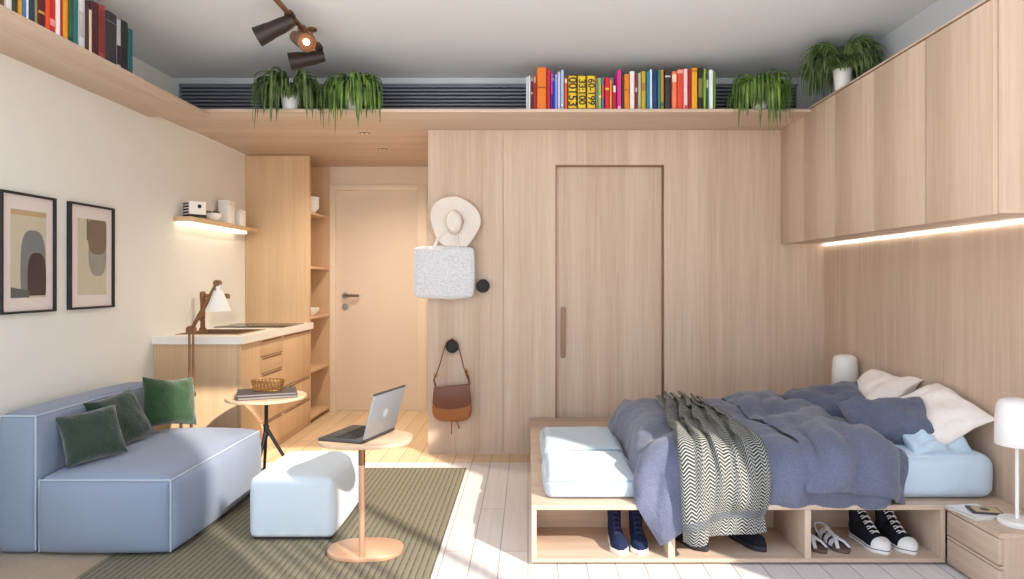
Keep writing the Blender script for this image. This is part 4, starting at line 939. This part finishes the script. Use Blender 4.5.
cr = N(nt, 'ShaderNodeValToRGB'); cr.color_ramp.elements[0].position = .12; cr.color_ramp.elements[0].color = lin(184, 186, 194); cr.color_ramp.elements[1].position = .5; cr.color_ramp.elements[1].color = lin(226, 226, 230)
L.new(vo.outputs['Distance'], cr.inputs['Fac']); L.new(cr.outputs[0], b.inputs['Base Color'])
tb = thing('tote_bag', 'speckled pale grey fabric tote bag hanging below the straw hat', 'bag', (-.60, YB-.065, 1.155))
t = MB().puff(-.208, .208, -.042, .042, 0, .345, r=.012, bulge=.014, cuts=16, wob=.005, flat_bottom=False)
for v in t.bm.verts:
    v.co.z -= .012*(1-(v.co.x/.208)**2)*(v.co.z < .1)
t.build('body', m, tb, 70)
for y in (-.035, .035): MB().tube([(-.085, y, .33), (-.05, y*.8, .41), (.05, -.005+y*.2, .50), (.07, .0+y*.2, .513), (.09, -.005+y*.2, .50), (.095, y*.8, .41), (.10, y, .33)], .0055, 6).build('strap', plain('tote_strap', lin(236, 230, 224), .8), tb)
lb_ = thing('shoulder_bag', 'worn brown leather shoulder bag hanging from the lower wall peg', 'bag', (-.548, YB-.05, .250))
lth = plain('brown_leather', lin(158, 96, 52), .42, var=.28, vscale=9); ltd = plain('dark_brown_leather', lin(116, 68, 48), .42, var=.25, vscale=9)
def bagpts(w0, w1, h, tilt=.0):
    pts = [(-w0, h), (w0, h+tilt)]
    n = 16
    for k in range(n+1):
        a = PI*k/n; pts.append((w1*math.copysign(abs(math.cos(a))**.6, math.cos(a)), .10-.10*math.sin(a)**.7))
    return pts
t = MB().prism(bagpts(.122, .142, .245, .022), -.032, .032, 'Y', .014); t.build('body', lth, lb_, 50)
t = MB().prism([(-.127, .250), (.126, .274), (.140, .15), (.112, .112), (.03, .098), (-.04, .096), (-.112, .104), (-.138, .135)], -.042, -.030, 'Y', .005); t.build('flap', ltd, lb_, 50)
MB().tube([(-.120, -.0, .24), (-.134, 0, .30), (-.112, -.002, .345), (-.085, -.008, .42), (-.060, -.012, .51), (-.038, -.012, .572), (.0, -.012, .597), (.038, -.012, .572), (.058, -.012, .50), (.082, -.008, .40), (.104, -.004, .33), (.122, 0, .29), (.124, 0, .255)], .006, 6, flat=.7).build('strap', ltd, lb_)
MB().tube([(-.118, -.004, .25), (-.132, -.004, .30), (-.114, -.004, .34)], .011, 8, flat=.6).tube([(.126, -.004, .27), (.118, -.004, .32), (.100, -.004, .37)], .011, 8, flat=.6).build('strap_end', ltd, lb_)
t = MB()
for x, z in ((-.118, .335), (.104, .362)): t.tube([(x+.014*math.cos(2*PI*k/12), -.012, z+.018*math.sin(2*PI*k/12)) for k in range(12)], .003, 5, True)
t.build('buckle', M['brass'], lb_)
MB().tube([(.0, -.034, .02), (-.002, -.036, -.05), (.0, -.036, -.085)], [.007, .007, .009], flat=.6).tube([(.03, -.034, .02), (.045, -.036, -.015), (.055, -.036, -.045)], [.007, .007, .009], flat=.6).build('tassel', lth, lb_)

# ------------------------------------------------------------------ ceiling spotlights and downlights
tl = thing('track_light', 'bronze ceiling track with three tilting spotlights, one lit', 'lamp', (-1.265, 3.7, 2.68))
t = MB(); t.cyl((0, -.75, 0), (0, .44, 0), .014)
for y in (-.65, .30): t.cyl((0, y, 0), (0, y, ZC-2.68-.001), .007).cyl((0, y, ZC-2.68-.012), (0, y, ZC-2.68-.001), .028)
t.build('rail', M['bronze'], tl)
M['spot'] = plain('spot_bronze', lin(52, 42, 38), .45, .4)
def spot(y, d, r, Ln, lit, off):
    d = Vector(d).normalized(); p0 = Vector((0, y, -.004)); j = p0+Vector(off)
    t = MB(); t.cyl(p0+Vector((0, -.02, 0)), p0+Vector((0, .02, 0)), .024).cyl(p0, j, .013)
    q = j+d*Ln; back_ = j-d*.035
    t.cyl(back_, j+d*.03, r*.66, r*.82); t.cyl(j+d*.03, j+d*Ln*.55, r*.82, r*.86); t.cyl(j+d*Ln*.55, q, r*.9, r*1.05, caps=False); t.cyl(q-d*.012, q-d*.045, r*.95, r*.5, caps=True)
    h_ = t.build('spot_head', M['spot'] if not lit else M['bronze'], tl)
    MB().cyl(q-d*.022, q-d*.016, r*.9, r*.9).build('reflector', emit('reflector_glow', (1, .40, .16, 1), 1.3) if lit else M['dark'], h_)
    if lit: MB().lathe([(.001, -.016), (.012, -.012), (.018, 0), (.012, .012), (.001, .016)], q-d*.008, seg=16).build('bulb', emit('bulb_warm', (1, .74, .46, 1), 14), h_)
    return q
spot(-.07, (-.95, -.10, -.50), .050, .175, False, (-.015, 0, -.04))
q = spot(.14, (.62, -.66, -.42), .050, .13, True, (-.03, 0, -.045))
spot(.42, (-.92, -.28, -.26), .050, .17, False, (.0, 0, -.06))
qw = Vector((-1.265, 3.7, 2.68))+q
for lb, y in (('small black recessed downlight under the high shelf, nearer the ferns', 5.08), ('small black recessed downlight under the high shelf, nearer the entry door', 5.70)):
    d_ = thing('downlight', lb, 'lamp', (-1.215, y, ZS0), 0, 'recessed downlights over the entry')
    MB().box(-.035, .035, -.02, .02, -.004, -.0005, .001).build('housing', M['black'], d_)
    MB().box(-.028, -.006, -.012, .012, -.0048, -.004).box(.006, .028, -.012, .012, -.0048, -.004).build('lens', emit('lens_warm', (1, .8, .55, 1), .25), d_, 0)

# ------------------------------------------------------------------ light
def light(name, kind, loc, energy, col, **kw):
    l = bpy.data.lights.new(name, kind); l.energy = energy; l.color = col
    for k, v in kw.items(): setattr(l, k, v)
    o = bpy.data.objects.new(name, l); C.objects.link(o); o.location = loc; return o
s = light('sun', 'SUN', (4, -4, 4), 5.4, (1, .91, .80), angle=math.radians(.9))
s.rotation_euler = Vector((-.78, .9, -.72)).to_track_quat('-Z', 'Y').to_euler()
for y in (5.08, 5.70):
    o = light('downlight_beam', 'SPOT', (-1.215, y, ZS0-.01), 62, (1, .87, .70), spot_size=math.radians(150), spot_blend=.9, shadow_soft_size=.03)
o = light('spot_beam', 'SPOT', qw+Vector((.55, -.72, -.42)).normalized()*.01, 22, (1, .74, .48), spot_size=math.radians(120), spot_blend=.8, shadow_soft_size=.03)
o.rotation_euler = Vector((.55, -.72, -.42)).to_track_quat('-Z', 'Y').to_euler()
w = bpy.data.worlds.new('sky'); bpy.context.scene.world = w; w.use_nodes = True; nt = w.node_tree; bg = nt.nodes['Background']
tc = N(nt, 'ShaderNodeTexCoord'); sp = N(nt, 'ShaderNodeSeparateXYZ'); nt.links.new(tc.outputs['Generated'], sp.inputs[0])
cr = N(nt, 'ShaderNodeValToRGB'); e = cr.color_ramp.elements; e[0].position = .44; e[0].color = (2.3, 2.22, 2.12, 1); e[1].position = .52; e[1].color = (.86, .93, 1.0, 1)
e3 = e.new(.85); e3.color = (.55, .72, 1.0, 1)
mr = N(nt, 'ShaderNodeMapRange'); mr.inputs['From Min'].default_value = -1; nt.links.new(sp.outputs['Z'], mr.inputs['Value']); nt.links.new(mr.outputs[0], cr.inputs['Fac'])
nt.links.new(cr.outputs[0], bg.inputs['Color']); bg.inputs['Strength'].default_value = 1.75

# ------------------------------------------------------------------ camera
cam = bpy.data.cameras.new('camera'); co = bpy.data.objects.new('camera', cam); C.objects.link(co)
co.location = (0, 0, 1.27); co.rotation_euler = (PI/2, 0, 0); cam.lens = 36*683/1024; cam.sensor_width = 36
cam.shift_x = -16/1024; cam.shift_y = -9.5/1024; cam.clip_start = .05
sc = bpy.context.scene; sc.camera = co
sc.view_settings.view_transform = 'Standard'; sc.view_settings.look = 'None'; sc.view_settings.gamma = 1; sc.view_settings.use_curve_mapping = False; sc.view_settings.exposure = 0.27
